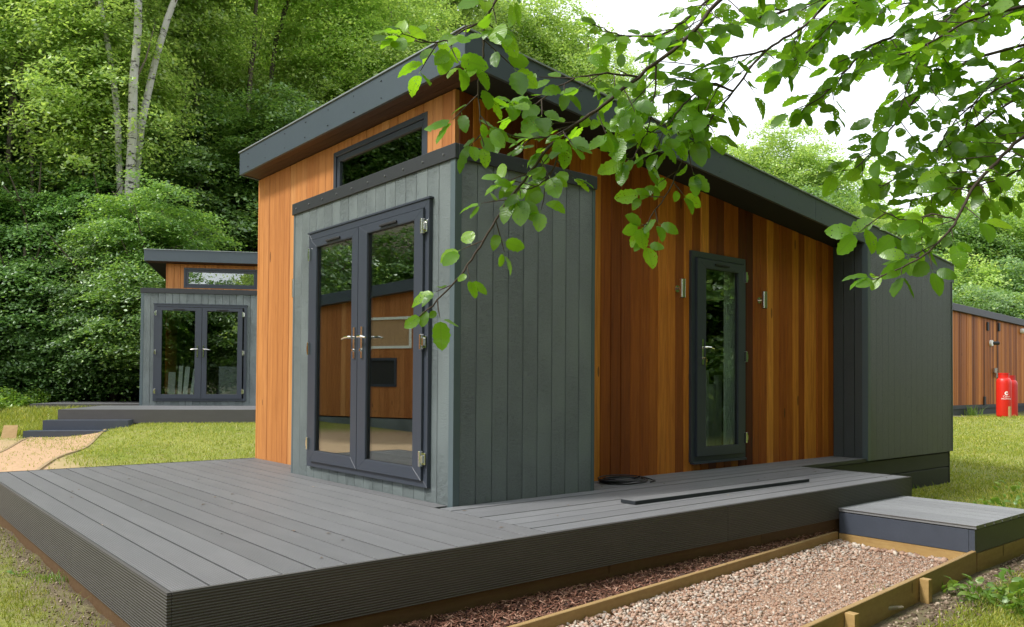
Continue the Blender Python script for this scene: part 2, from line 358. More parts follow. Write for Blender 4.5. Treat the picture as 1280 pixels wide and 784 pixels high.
rad = np.concatenate([[0.05], np.geomspace(.6, 12, 60), np.linspace(12.3, 45, 70), np.geomspace(47, 900, 24)]); na = 260
ang = np.linspace(0, 2*np.pi, na, endpoint=False)
RR, AA = np.meshgrid(rad, ang, indexing='ij'); GX = EYE[0]+RR*np.cos(AA); GY = EYE[1]+RR*np.sin(AA); GZ = ground_h(GX, GY)
V = np.stack([GX, GY, GZ], -1).reshape(-1, 3); I = np.arange(len(rad)*na).reshape(len(rad), na)
F = np.stack([I[:-1], np.roll(I[:-1], -1, 1), np.roll(I[1:], -1, 1), I[1:]], -1).reshape(-1, 4)[:, ::-1]
gm, n, out = mat('ground_soil_and_grass'); tc = N(n, 'ShaderNodeNewGeometry'); sp = N(n, 'ShaderNodeSeparateXYZ'); n.links.new(tc.outputs['Position'], sp.inputs[0])
X_, Y_ = sp.outputs[0], sp.outputs[1]
def pn(s, d=5, r_=.6):
    t = N(n, 'ShaderNodeTexNoise'); t.inputs['Scale'].default_value = s; t.inputs['Detail'].default_value = d; t.inputs['Roughness'].default_value = r_
    n.links.new(tc.outputs['Position'], t.inputs['Vector']); return t.outputs['Fac']
n1, n2, n3 = pn(.7), pn(6), pn(45, 4)
lawn = mixc(n, ramp(n, n1, [(.35, (0,)*3), (.65, (1,)*3)]), (.19, .235, .035), (.30, .31, .075))
lawn = mixc(n, ramp(n, n2, [(.5, (0,)*3), (.75, (1,)*3)]), lawn, (.31, .275, .13)); lawn = mixc(n, n3, lawn, mixc(n, 1., lawn, (.6, .62, .5), 'MULTIPLY'))
soil = mixc(n, n2, (.13, .095, .06), (.27, .215, .155)); soil = mixc(n, n3, soil, mixc(n, 1., soil, (.55, .52, .5), 'MULTIPLY'))
def lin(ax, ay, c0, s):        # clamp((ax*x+ay*y+c0)*s)
    q = math_(n, 'ADD', math_(n, 'ADD', math_(n, 'MULTIPLY', X_, ax), math_(n, 'MULTIPLY', Y_, ay)), c0)
    mm = N(n, 'ShaderNodeMath', operation='MULTIPLY', use_clamp=True); n.links.new(q, mm.inputs[0]); mm.inputs[1].default_value = s; return mm.outputs[0]
dist = N(n, 'ShaderNodeVectorMath', operation='DISTANCE'); n.links.new(tc.outputs['Position'], dist.inputs[0]); dist.inputs[1].default_value = tuple(EYE)
def band(v, lo, hi):
    mm = N(n, 'ShaderNodeMapRange'); mm.inputs[1].default_value = lo; mm.inputs[2].default_value = hi; n.links.new(v, mm.inputs[0]); return mm.outputs[0]
def amul(*a):
    r = a[0]
    for b in a[1:]: r = math_(n, 'MULTIPLY', r, b)
    return r
inv = lambda v: math_(n, 'SUBTRACT', 1.0, v)
wob = math_(n, 'MULTIPLY_ADD', n1, 1.2, -.6); wob2 = math_(n, 'MULTIPLY_ADD', n2, .8, -.4)
Xw = math_(n, 'ADD', X_, wob2); Yw = math_(n, 'ADD', Y_, wob2)
m_left = amul(band(Xw, -2.6, -2.4), inv(band(Xw, -2.0, -1.9)), inv(band(Y_, 5.5, 6.5)))          # bare strip along the deck edge
m_edge = amul(band(Yw, -2.72, -2.5), inv(band(Y_, -1.0, -.8)), inv(band(Xw, 3.9, 4.8)))          # bare strip outside the gravel edging
m_fuzz = amul(inv(band(Xw, -1.3, -.5)), band(Y_, 4.2, 5.0), inv(band(Y_, 11, 12)))                      # trodden clay left of the far lawn
m_soil = math_(n, 'MAXIMUM', math_(n, 'MAXIMUM', m_left, m_edge), 0.0)
gcol = mixc(n, math_(n, 'MULTIPLY', m_soil, ramp(n, n2, [(.45, (1,)*3), (.7, (.55,)*3)])), lawn, soil)
clay = mixc(n, n3, (.36, .24, .14), (.5, .36, .22)); gcol = mixc(n, m_fuzz, gcol, clay)
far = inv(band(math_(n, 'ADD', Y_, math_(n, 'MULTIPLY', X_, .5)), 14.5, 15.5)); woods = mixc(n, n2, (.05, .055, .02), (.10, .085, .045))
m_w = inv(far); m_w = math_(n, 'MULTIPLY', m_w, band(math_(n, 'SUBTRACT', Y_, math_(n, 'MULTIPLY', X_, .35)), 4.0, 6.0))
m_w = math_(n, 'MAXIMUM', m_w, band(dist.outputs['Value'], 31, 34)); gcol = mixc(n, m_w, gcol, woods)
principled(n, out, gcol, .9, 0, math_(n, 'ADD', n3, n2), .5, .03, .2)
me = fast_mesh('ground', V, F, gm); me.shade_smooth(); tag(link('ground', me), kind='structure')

# ------------------------------------------------------------------ cabins
SL = -.1032                                         # roof fall per metre going back
def ztop(x): return 3.0993+SL*(x-.066)              # underside of the roof
class Face:                                         # a wall plane: u along it, n outward
    def __init__(s, ax, c): s.ax = ax; s.c = c
    def p(s, u, z, nn): return (s.c-nn, u, z) if s.ax == 'X' else (u, s.c-nn, z)
    def box(s, mb, u0, u1, z0, z1, n0, n1):
        P = s.p; return mb.hexa([P(u0, z0, n0), P(u1, z0, n0), P(u1, z0, n1), P(u0, z0, n1)], [P(u0, z1, n0), P(u1, z1, n0), P(u1, z1, n1), P(u0, z1, n1)])
def board_wall(fc, u0, u1, pitch, zb, zt, parent, m, name, mir=False, holes=(), th=.02, gap=.004, ch=.005, rnd=.004, seed=1):
    r_ = random.Random(seed); cnt = max(1, round((u1-u0)/pitch)); p = (u1-u0)/cnt
    for i in range(cnt):
        a, b = u0+i*p+gap/2, u0+(i+1)*p-gap/2; t = th+r_.uniform(0, rnd); mb = MB()
        cuts = sorted({a, b}|{h[k] for h in holes for k in (0, 1) if a+.004 < h[k] < b-.004})
        for s0, s1 in zip(cuts[:-1], cuts[1:]):
            mid = (s0+s1)/2; iv = [(zb(mid), None)]; hs = sorted([h for h in holes if h[0] <= mid <= h[1]], key=lambda h: h[2])
            segs = []; cur = (lambda u, z=zb: z(u))
            for h in hs: segs.append((cur, (lambda u, z=h[2]: z))); cur = (lambda u, z=h[3]: z)
            segs.append((cur, zt))
            for lo, hi in segs:
                if hi(mid)-lo(mid) < .01: continue
                la = ch if s0 == a else 0; rb = ch if s1 == b else 0
                prof = [(s0, 0), (s1, 0)]+([(s1, t-rb), (s1-rb, t)] if rb else [(s1, t)])+([(s0+la, t), (s0, t-la)] if la else [(s0, t)])
                mb.prism([fc.p(u, lo(u), q) for u, q in prof], [fc.p(u, hi(u), q) for u, q in prof])
        full = any(not [h for h in holes if h[0] <= (s0+s1)/2 <= h[1]] for s0, s1 in zip(cuts[:-1], cuts[1:])) or not holes
        if full:
            if mb.v: mb.build(name, m, parent, mir, origin=fc.p((a+b)/2, 0, 0), fix=True)
        else:
            groups = {}
            for j in range(0, len(mb.v), 1): pass
            zc = (sum(h[2]+h[3] for h in holes if h[0] <= (a+b)/2 <= h[1])/2)
            for up in (0, 1):
                q = MB(); used = {}
                for f in mb.f:
                    if (np.mean([mb.v[i][2] for i in f]) > zc) == bool(up):
                        for i in f:
                            if i not in used: used[i] = len(q.v); q.v.append(mb.v[i])
                        q.f.append(tuple(used[i] for i in f))
                if q.v: q.build(name, m, parent, mir, origin=fc.p((a+b)/2, 0, 0), fix=True)
def frame_ring(fc, u0, u1, z0, z1, wd, n0, n1, mb=None):
    mb = mb or MB(); wl, wr, wb, wt = wd
    P = fc.p
    for (a, b, c, d) in (((u0, z0), (u1, z0), (u1-wr, z0+wb), (u0+wl, z0+wb)), ((u1, z0), (u1, z1), (u1-wr, z1-wt), (u1-wr, z0+wb)),
                         ((u1, z1), (u0, z1), (u0+wl, z1-wt), (u1-wr, z1-wt)), ((u0, z1), (u0, z0), (u0+wl, z0+wb), (u0+wl, z1-wt))):
        mb.hexa([P(*a, n0), P(*b, n0), P(*c, n0), P(*d, n0)], [P(*a, n1), P(*b, n1), P(*c, n1), P(*d, n1)])
    return mb
def hinge(fc, u, z, sgn, parent, mir):
    mb = MB(); fc.box(mb, u-.034, u+.034, z-.045, z+.045, .058, .064); fc.box(mb, u-.010, u+.012, z-.055, z+.055, .064, .094)
    fc.box(mb, u+sgn*.02-.012, u+sgn*.02+.012, z-.028, z+.028, .064, .088)
    mb.build('hinge', chrome, parent, mir, bevel=.003)
def handle(fc, u, z, sgn, parent, mir, keys=False):
    mb = MB(); fc.box(mb, u-.014, u+.014, z-.15, z+.10, .072, .084)
    P = fc.p; mb.tube([P(u, z+.02, .08), P(u, z+.02, .115), P(u+sgn*.012, z+.02, .125), P(u+sgn*.07, z+.018, .128), P(u+sgn*.13, z+.008, .122)], [.010, .010, .011, .011, .007], 8)
    mb.tube([P(u, z-.085, .08), P(u, z-.085, .098)], .012, 8)
    h = mb.build('handle', chrome, parent, mir, smooth=False)
    if keys:
        k = MB(); k.tube([P(u, z-.085, .098), P(u, z-.085, .125)], .005, 6); fc.box(k, u-.003, u+.022, z-.125, z-.095, .118, .122); fc.box(k, u+.004, u+.012, z-.165, z-.120, .112, .116)
        k.build('key', brass, parent, mir)
def door_leaf(name, fc, u0, u1, z0, z1, gl, parent, mir, hu, hs, hz, hand, vent=True, keys=False):
    f = frame_ring(fc, u0, u1, z0, z1, (gl[0]-u0, u1-gl[1], gl[2]-z0, z1-gl[3]), .03, .072)
    leaf = f.build(name, upvc, parent, mir, bevel=.0012)
    MBg = frame_ring(fc, gl[0]-.004, gl[1]+.004, gl[2]-.004, gl[3]+.004, (.012,)*4, .045, .056); MBg.build('glazing_gasket', rubber, leaf, mir)
    bead = frame_ring(fc, gl[0]-.001, gl[1]+.001, gl[2]-.001, gl[3]+.001, (.006,)*4, .056, .070); bead.build('glazing_bead', upvc, leaf, mir)
    g = MB(); fc.box(g, gl[0], gl[1], gl[2], gl[3], .040, .048); g.build('glass_pane', glass_side if name == 'side_door' else glass, leaf, mir)
    for z in hz: hinge(fc, hu, z, hs, leaf, mir)
    if vent:
        v = MB(); c = (u0+u1)/2; fc.box(v, c-.12, c+.12, z1-.052, z1-.034, .072, .088); v.build('trickle_vent', rubber, leaf, mir, bevel=.003)
    if hand: handle(fc, hand[0], hand[1], hand[2], leaf, mir, keys)
    return leaf
def wall_lamp(fc, u, z, parent, mir):
    mb = MB(); P = fc.p; mb.tube([P(u-.0, z-.0, .02), P(u-.0, z-.0, .034)], .034, 16); mb.tube([P(u-.02, z, .03), P(u, z, .075)], .014, 8)
    b = mb.build('wall_lamp', chrome, parent, mir)
    c = MB(); c.tube([P(u, z-.088, .095), P(u, z+.088, .095)], .029, 28); o = c.build('lamp_tube', lamp_steel, b, mir, smooth=False)
    l = MB(); l.tube([P(u, z+.086, .095), P(u, z+.0905, .095)], .024, 16); l.tube([P(u, z-.0905, .095), P(u, z-.086, .095)], .024, 16); l.build('lamp_lens', rubber, b, mir)

def cabin(label, loc, rz, mir, detail=True, group='cedar and grey cabins', seed=1):
    t = thing('cabin', label, 'cabin', loc, rz, group)
    B = lambda mb, nm, m, **k: mb.build(nm, m, t, mir, **k)
    fb, fw, sb, sw = Face('X', 0), Face('X', .3), Face('Y', 0), Face('Y', .42)
    # grey bay
    fd = (.25, 2.15, .10, 2.165)
    board_wall(fb, .03, 2.51, .1462, lambda u: -.02, lambda u: 2.402, t, siding, 'grey_siding_board', mir, [fd], .02, .0042, .004, .0008, seed)
    if detail: board_wall(sb, .03, 1.335, .1462, lambda u: -.02, lambda u: 2.402, t, siding, 'grey_siding_board', mir, (), .02, .0042, .004, .0008, seed+1)
    mb = MB(); fb.box(mb, 0.0, .03, -.02, 2.402, -.02, .024); mb.box(-.024+.0, .030, -.024, -.0005, -.02, 2.402) if False else None
    mb.prism([(-.024, .032, -.02), (-.024, -.024, -.02), (.032, -.024, -.02), (.032, -.001, -.02), (0, -.001, -.02), (0, .032, -.02)],
             [(-.024, .032, 2.402), (-.024, -.024, 2.402), (.032, -.024, 2.402), (.032, -.001, 2.402), (0, -.001, 2.402), (0, .032, 2.402)])
    mb2 = MB(); mb2.v, mb2.f = mb.v[8:], [tuple(i-8 for i in f) for f in mb.f[6:]]; B(mb2, 'corner_trim', trim_grey)
    mb = MB(); mb.box(1.333, 1.365, -.022, .41, -.02, 2.402); B(mb, 'corner_trim', trim_grey)
    mb = MB(); mb.box(-.02, .29, 2.509, 2.54, -.02, 2.402); B(mb, 'corner_trim', trim_grey)
    # bay walls behind the siding, bay roof and its black kerb board
    mb = MB()
    for a in ((0.001, .08, 0.02, .25, 0, 2.4), (0.001, .08, 2.15, 2.505, 0, 2.4), (0.001, .08, .25, 2.15, 0, .10), (0.001, .08, .25, 2.15, 2.165, 2.4),
              (.02, 1.34, 0.001, .08, 0, 2.4), (.08, 1.34, 2.43, 2.508, 0, 2.4), (1.27, 1.34, .08, .42, 0, 2.4)): mb.box(*a)
    B(mb, 'bay_backing', membrane)
    mb = MB(); mb.box(.01, 1.33, .01, 2.50, 2.403, 2.46); B(mb, 'bay_roof', roofing)
    mb = MB(); mb.box(-.036, .0, -.036, 2.548, 2.402, 2.507); B(mb, 'bay_trim', black_trim, bevel=.003)
    mb = MB(); mb.box(.0005, 1.375, -.036, -.001, 2.402, 2.507); B(mb, 'bay_trim', black_trim, bevel=.003)
    mb = MB(); mb.box(1.342, 1.375, .0, .415, 2.402, 2.507); B(mb, 'bay_trim', black_trim)
    if detail:
        mb = MB()
        for i in range(10): y = .1+i*.262; mb.tube([(-.036, y, 2.452), (-.042, y, 2.452)], .008, 8)
        for i in range(4): x = .25+i*.33; mb.tube([(x, -.036, 2.452), (x, -.042, 2.452)], .008, 8)
        tag(B(mb, 'screw_heads', screw_l), kind='stuff')
    # french doors
    mb = frame_ring(fb, *fd, (.055,)*4, .002, .052); mb = MB() if False else mb
    fr = B(mb, 'door_frame', upvc, bevel=.0012)
    mb = MB(); fb.box(mb, .235, 2.165, 2.166, 2.180, .0, .060); mb.build('frame_cap', upvc, fr, mir)
    hz = (1.97, 1.14, .305)
    door_leaf('french_door', fb, 1.233, 2.065, .15, 2.10, (1.33, 1.97, .24, 2.035), t, mir, 2.075, 1, hz, (1.268, 1.19, 1))
    door_leaf('french_door', fb, .30, 1.225, .15, 2.10, (.41, 1.095, .235, 2.035), t, mir, .295, -1, hz, (1.145, 1.19, -1))
    # interior shell
    mb = MB(); mb.box(.39, 8.1, .5, 4.0, .0, .04); mb.box(.082, 1.3, .082, 2.42, .0405, .06); B(mb, 'interior_floor', inner_floor)
    mb = MB(); mb.box(3.9, 3.95, 1.4, 4.0, .05, 2.6) if detail else mb.box(2.9, 2.95, .5, 4.0, .05, 2.7); B(mb, 'interior_partition', inner_wall)
    # cedar walls
    wn = (.77, 2.335, 2.56, 3.0)
    front_low = lambda u: 2.505 if u < 2.54 else -.01
    board_wall(fw, .44, 4.06, .129, front_low, lambda u: ztop(.3), t, cedar_honey, 'cedar_board', mir, [wn], .018, .003, .006, .006, seed+2)
    mb = MB(); mb.box(.280, .318, .402, .438, 2.505, ztop(.3)); B(mb, 'corner_batten', cedar_honey); mb = MB(); mb.box(.28, .318, 4.062, 4.098, -.01, ztop(.3)); B(mb, 'corner_batten', cedar_honey)
    sd = (3.125, 4.04, .085, 2.16)
    if detail:
        for part, uu in (('a', (.32, 1.36)), ('b', (1.36, 5.9))):
            board_wall(sw, uu[0], uu[1], .1285, (lambda u: 2.43) if part == 'a' else (lambda u: -.01), ztop, t, cedar, 'cedar_board', mir, [sd] if part == 'b' else (), .018, .003, .006, .010, seed+3)
    else:
        mb = MB(); mb.prism([(.32, .40, -.01), (5.9, .40, -.01), (5.9, .42, -.01), (.32, .42, -.01)], [(.32, .40, ztop(.32)), (5.9, .40, ztop(5.9)), (5.9, .42, ztop(5.9)), (.32, .42, ztop(.32))]); B(mb, 'side_wall', cedar)
    mb = MB()                                       # wall backing
    def slab(x0, x1, y0, y1, z0, z1a=None): mb.hexa([(x0, y0, z0), (x1, y0, z0), (x1, y1, z0), (x0, y1, z0)], [(x0, y0, z1a or ztop(x0)), (x1, y0, z1a or ztop(x1)), (x1, y1, z1a or ztop(x1)), (x0, y1, z1a or ztop(x0))])
    slab(.302, .38, .50, .77, 2.45); slab(.302, .38, 2.335, 2.55, 2.45); slab(.302, .38, .77, 2.335, 3.0); slab(.302, .38, .77, 2.335, 2.45, 2.56)
    slab(.302, .38, 2.55, 4.06, -.02)
    slab(.302, 1.34, .422, .50, 2.42); slab(1.34, 3.125, .422, .50, -.02); slab(4.04, 8.2, .422, .50, -.02); slab(3.125, 4.04, .422, .50, 2.16); slab(3.125, 4.04, .422, .50, -.02, .085)
    slab(.38, 8.2, 4.0, 4.06, -.02); slab(8.14, 8.2, .5, 4.0, -.02)
    B(mb, 'wall_backing', membrane)
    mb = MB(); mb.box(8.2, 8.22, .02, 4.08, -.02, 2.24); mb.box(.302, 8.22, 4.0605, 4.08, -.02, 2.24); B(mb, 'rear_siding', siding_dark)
    # high window
    f1 = B(frame_ring(fw, *wn, (.045,)*4, -.03, .026), 'window_frame', upvc, bevel=.003)
    frame_ring(fw, wn[0]+.046, wn[1]-.046, wn[2]+.046, wn[3]-.046, (.05, .05, .045, .05), -.02, .012).build('window_sash', upvc, f1, mir, bevel=.003)
    g = MB(); fw.box(g, wn[0]+.09, wn[1]-.09, wn[2]+.085, wn[3]-.09, -.012, -.004); g.build('window_pane', glass_low, f1, mir)
    # roof
    X0, X1, Y0, Y1 = .066, 8.35, 0.0, 4.11
    zb = lambda x: ztop(x); zt = lambda x: ztop(x)+.243
    mb = MB(); e = .03
    mb.hexa([(X0+e, Y0+e, zb(X0)+.03), (X1-e, Y0+e, zb(X1)+.03), (X1-e, Y1-e, zb(X1)+.03), (X0+e, Y1-e, zb(X0)+.03)],
            [(X0+e, Y0+e, zt(X0)-.02), (X1-e, Y0+e, zt(X1)-.02), (X1-e, Y1-e, zt(X1)-.02), (X0+e, Y1-e, zt(X0)-.02)]); roof = B(mb, 'roof', roofing)
    mb = MB(); mb.box(X0, X0+.028, Y0, Y1, zb(X0), zt(X0)); mb.build('fascia_board', fascia_m, roof, mir, bevel=.003)
    for a, b in ((X0+.0285, 4.78), (4.783, X1)):
        for yy in ((Y0, Y0+.028), (Y1-.028, Y1)):
            mb = MB(); mb.hexa([(a, yy[0], zb(a)), (b, yy[0], zb(b)), (b, yy[1], zb(b)), (a, yy[1], zb(a))], [(a, yy[0], zt(a)), (b, yy[0], zt(b)), (b, yy[1], zt(b)), (a, yy[1], zt(a))])
            mb.build('fascia_board', fascia_m, roof, mir, bevel=.002)
    mb = MB(); mb.box(X1-.0, X1+.025, Y0, Y1, zb(X1), zt(X1)); mb.build('fascia_board', fascia_m, roof, mir)
    mb = MB(); a, b = X0-.012, X1+.03
    for y0, y1 in ((Y0-.012, Y0+.04), (Y1-.04, Y1+.012)):
        mb.hexa([(a, y0, zt(a)+.001), (b, y0, zt(b)+.001), (b, y1, zt(b)+.001), (a, y1, zt(a)+.001)], [(a, y0, zt(a)+.013), (b, y0, zt(b)+.013), (b, y1, zt(b)+.013), (a, y1, zt(a)+.013)])
    mb.box(X0-.012, X0+.04, Y0+.0405, Y1-.0405, zt(X0)+.001, zt(X0)+.0125); mb.build('roof_edge_strip', edge_metal, roof, mir)
    # soffit boards under the front overhang, side soffit with deep eave shade put into its near-black colour
    for i in range(3):
        x0 = X0+.030+i*.0685; x1 = x0+.066; mb = MB()
        mb.hexa([(x0, Y0+.03, zb(x0)+.008), (x1, Y0+.03, zb(x1)+.008), (x1, Y1-.03, zb(x1)+.008), (x0, Y1-.03, zb(x0)+.008)],
                [(x0, Y0+.03, zb(x0)+.028), (x1, Y0+.03, zb(x1)+.028), (x1, Y1-.03, zb(x1)+.028), (x0, Y1-.03, zb(x0)+.028)]); mb.build('soffit_board', soffit_m, roof, mir)
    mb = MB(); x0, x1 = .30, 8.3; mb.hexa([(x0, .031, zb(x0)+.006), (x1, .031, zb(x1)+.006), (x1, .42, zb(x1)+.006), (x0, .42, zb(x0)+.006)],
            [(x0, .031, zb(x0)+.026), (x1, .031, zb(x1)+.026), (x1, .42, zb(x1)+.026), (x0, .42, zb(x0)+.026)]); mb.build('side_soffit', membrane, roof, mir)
    if detail:
        mb = MB(); r_ = random.Random(5)
        for i in range(9):
            y = .2+i*.46
            for z in (.05, .19): mb.tube([(X0, y+r_.uniform(-.02, .02), zb(X0)+z), (X0-.004, y, zb(X0)+z)], .004, 6)
        for i in range(18):
            x = .3+i*.46
            for z in (.05, .19): mb.tube([(x, Y0, zb(x)+z), (x, Y0-.003, zb(x)+z)], .0035, 6)
        tag(mb.build('screw_heads', screw_m, roof, mir), kind='stuff')
        # rear bay
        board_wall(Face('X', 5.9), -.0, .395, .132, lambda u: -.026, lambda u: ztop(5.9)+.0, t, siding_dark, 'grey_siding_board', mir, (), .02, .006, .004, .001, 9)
        mb = MB(); mb.prism([(5.870, .034, -.026), (5.870, -.034, -.026), (5.934, -.034, -.026), (5.934, -.0105, -.026), (5.8795, -.0105, -.026), (5.8795, .034, -.026)],
                            [(5.870, .034, ztop(5.9)-.002), (5.870, -.034, ztop(5.9)-.002), (5.934, -.034, ztop(5.93)-.002), (5.934, -.0105, ztop(5.93)-.002), (5.8795, -.0105, ztop(5.9)-.002), (5.8795, .034, ztop(5.9)-.002)]); B(mb, 'corner_trim', trim_grey)
        mb = MB()
        for a, b in [(5.936+i*.1519, 5.936+(i+1)*.1519-.0025) for i in range(15)]:
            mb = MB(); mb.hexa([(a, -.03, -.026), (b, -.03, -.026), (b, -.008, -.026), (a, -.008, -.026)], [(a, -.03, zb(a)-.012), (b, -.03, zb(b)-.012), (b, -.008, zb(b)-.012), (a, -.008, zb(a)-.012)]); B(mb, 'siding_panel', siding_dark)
        mb = MB(); mb.box(8.2155, 8.235, -.034, .03, -.026, 2.24); B(mb, 'corner_trim', trim_grey)
        mb = MB(); mb.hexa([(5.902, -.006, -.02), (8.2, -.006, -.02), (8.2, .42, -.02), (5.902, .42, -.02)], [(5.902, -.006, zb(5.9)), (8.2, -.006, zb(8.2)), (8.2, .42, zb(8.2)), (5.902, .42, zb(5.9))]); B(mb, 'rear_bay_backing', membrane)
        for z0, z1, x0 in ((-.225, -.045, 4.45), (-.50, -.235, 4.46)):
            mb = MB(); mb.box(x0, 8.19, .004, .03, z0, z1); B(mb, 'skirt_board', skirt_m, bevel=.003)
        mb = MB(); mb.box(8.191, 8.215, .0, 4.0, -.5, -.03); mb.box(4.5, 8.19, .0305, .05, -.5, -.03); B(mb, 'skirt_backing', skirt_m)
        # side door
        fr = B(frame_ring(sw, *sd, (.06, .035, .05, .06), .0, .048), 'door_frame', upvc, bevel=.0012)
        mb = MB(); sw.box(mb, 3.14, 4.03, .066, .086, .02, .07); mb.build('door_sill', upvc, fr, mir)
        door_leaf('side_door', sw, 3.19, 3.985, .14, 2.09, (3.325, 3.88, .225, 2.005), t, mir, 4.0, 1, (1.965, 1.137, .296), (3.262, 1.19, 1), True, True)
        wall_lamp(sw, 2.925, 1.765, t, mir); wall_lamp(sw, 4.315, 1.75, t, mir); wall_lamp(fw, 2.98, 1.775, t, mir)
        mb = MB()
        xc = at(905, 450, 1, .53)[0]
        for i in range(12): x = xc+.012+i*.0195; mb.tube([(x, .53+.012*(i % 2), .12), (x, .53+.012*(i % 2), 2.12)], .012, 6)
        B(mb, 'curtain', curtain_m)
    return t

main = cabin('large near cabin with grey bay, french doors and tall cedar side wall', (0, 0, 0), 0, False, True)
# belongings seen through the side door
for i, (x, h, w_) in enumerate(((at(884, 500, 1, .80)[0], 1.0, .03), (at(891, 500, 1, .80)[0], .85, .05), (at(898, 500, 1, .80)[0], .95, .06))):
    mb = MB(); mb.box(x, x+w_, .80, .86, .06, h)
    tag(mb.build('batten', curtain_m), ['thin pale batten stood behind side door glass, leftmost of three', 'thicker pale batten stood in the middle behind side door glass', 'thin pale batten beside the curtain behind side door glass'][i], 'batten', 'battens stood inside the side door')

c2 = cabin('small distant cabin with grey bay at left edge of lawn under the trees', (1.68, 13.58, .30), R(60), True, False, seed=20)
def loc2(x, y, z=0): a = R(60); return (1.68+x*math.cos(a)+y*math.sin(a), 13.58+x*math.sin(a)-y*math.cos(a), .30+z)     # y counts to the right
mb = MB()
for i, (y0, y1, h, lean) in enumerate(((2.02, 1.86, .72, .10), (1.80, 1.72, .86, .16), (1.70, 1.60, .84, .30), (1.55, 1.49, .80, .42))):
    mb = MB(); y0, y1 = 2.43-y0, 2.43-y1; 
    P = lambda a, b, c: loc2(a, b, c)
    mb.hexa([P(.45, y0, .06), P(.47, y0, .06), P(.47, y1, .06), P(.45, y1, .06)], [P(.45+lean, y0, h), P(.47+lean, y0, h), P(.47+lean, y1, h), P(.45+lean, y1, h)])
    tag(mb.build('leaning_board', white_board), ['wide white board leaning inside distant glass door, leftmost of four', 'second white board from left leaning inside distant glass door', 'third white board from left leaning inside distant glass door', 'rightmost narrow white board leaning inside distant glass door'][i], 'board', 'white boards leaning inside the distant cabin')
mb = MB(); mb.hexa([loc2(.9, 1.42, .06), loc2(1.3, 1.42, .06), loc2(1.3, 1.9, .06), loc2(.9, 1.9, .06)], [loc2(.9, 1.42, .86), loc2(1.3, 1.42, .86), loc2(1.3, 1.9, .86), loc2(.9, 1.9, .86)])
tag(mb.build('storage_cabinet', grey_cab), 'pale grey cabinet standing behind right glass door of distant cabin', 'cabinet')

# third cabin far right: long cedar wall
t3 = thing('cabin', 'long cedar cabin with dark flat roof edge behind the red gas bottles', 'cabin', (23.2, 5.85, 0), 0, 'cedar and grey cabins')
f3 = Face('Y', 0.0); zt3 = lambda u: 3.16-.030*u
mb = MB(); mb.hexa([(-4, .0, .2), (9, .0, .2), (9, 4, .2), (-4, 4, .2)], [(-4, .0, zt3(-4)), (9, .0, zt3(9)), (9, 4, zt3(9)), (-4, 4, zt3(-4))]); mb.build('wall_backing', membrane, t3)
board_wall(f3, -3.9, 8.9, .135, lambda u: .22, zt3, t3, cedar_far, 'cedar_board', False, (), .02, .008, .008, .012, 44)
mb = MB(); mb.hexa([(-4.1, -.12, zt3(-4.1)), (9.1, -.12, zt3(9.1)), (9.1, 4.2, zt3(9.1)), (-4.1, 4.2, zt3(-4.1))], [(-4.1, -.12, zt3(-4.1)+.23), (9.1, -.12, zt3(9.1)+.23), (9.1, 4.2, zt3(9.1)+.23), (-4.1, 4.2, zt3(-4.1)+.23)]); mb.build('roof', black_trim, t3, bevel=.01)
mb = MB(); mb.box(-3.9, 8.9, .02, .1, -.2, .12); mb.build('base_board', skirt_m, t3)
mb = MB(); mb.box(-3.9, 8.9, -.03, .02, .10, .22); mb.build('base_board', skirt_m, t3)
def on3(px, py): p = at(px, py, 1, 5.80); return p-np.array((23.2, 5.85, 0))
mb = MB()
for px in (1231, 1247):
    a, b = on3(px, 396), on3(px, 508); mb.box(a[0]-.012, a[0]+.012, -.034, -.018, b[2]+.25, a[2]-.1)
mb.build('door_edge', membrane, t3)
for px, py in ((1235, 408), (1249, 409), (1231, 501)):
    p = on3(px, py); mb = MB(); mb.box(p[0]-.07, p[0]+.07, -.07, -.02, p[2]-.14, p[2]+.14); mb.build('door_hinge', rubber, t3, bevel=.01)
p = on3(1239, 429); mb = MB(); mb.tube([(p[0]-.02, -.03, p[2]), (p[0]-.02, -.10, p[2])], .10, 14); q = mb.build('outdoor_light', white_board, t3)
mb = MB(); mb.tube([(p[0]+.05, -.06, p[2]), (p[0]+.22, -.2, p[2])], .06, 10); mb.build('light_head', rubber, q)
p = on3(1243, 464); mb = MB(); mb.box(p[0]-.12, p[0]+.12, -.10, -.02, p[2]-.05, p[2]+.10); mb.box(p[0]-.02, p[0]+.06, -.12, -.03, p[2]-.22, p[2]-.05); mb.build('door_latch', steel, t3)
p = on3(1277, 414); mb = MB(); mb.tube([(p[0], -.03, p[2]), (p[0], -.15, p[2])], .09, 14); mb.build('outdoor_light', white_board, t3)

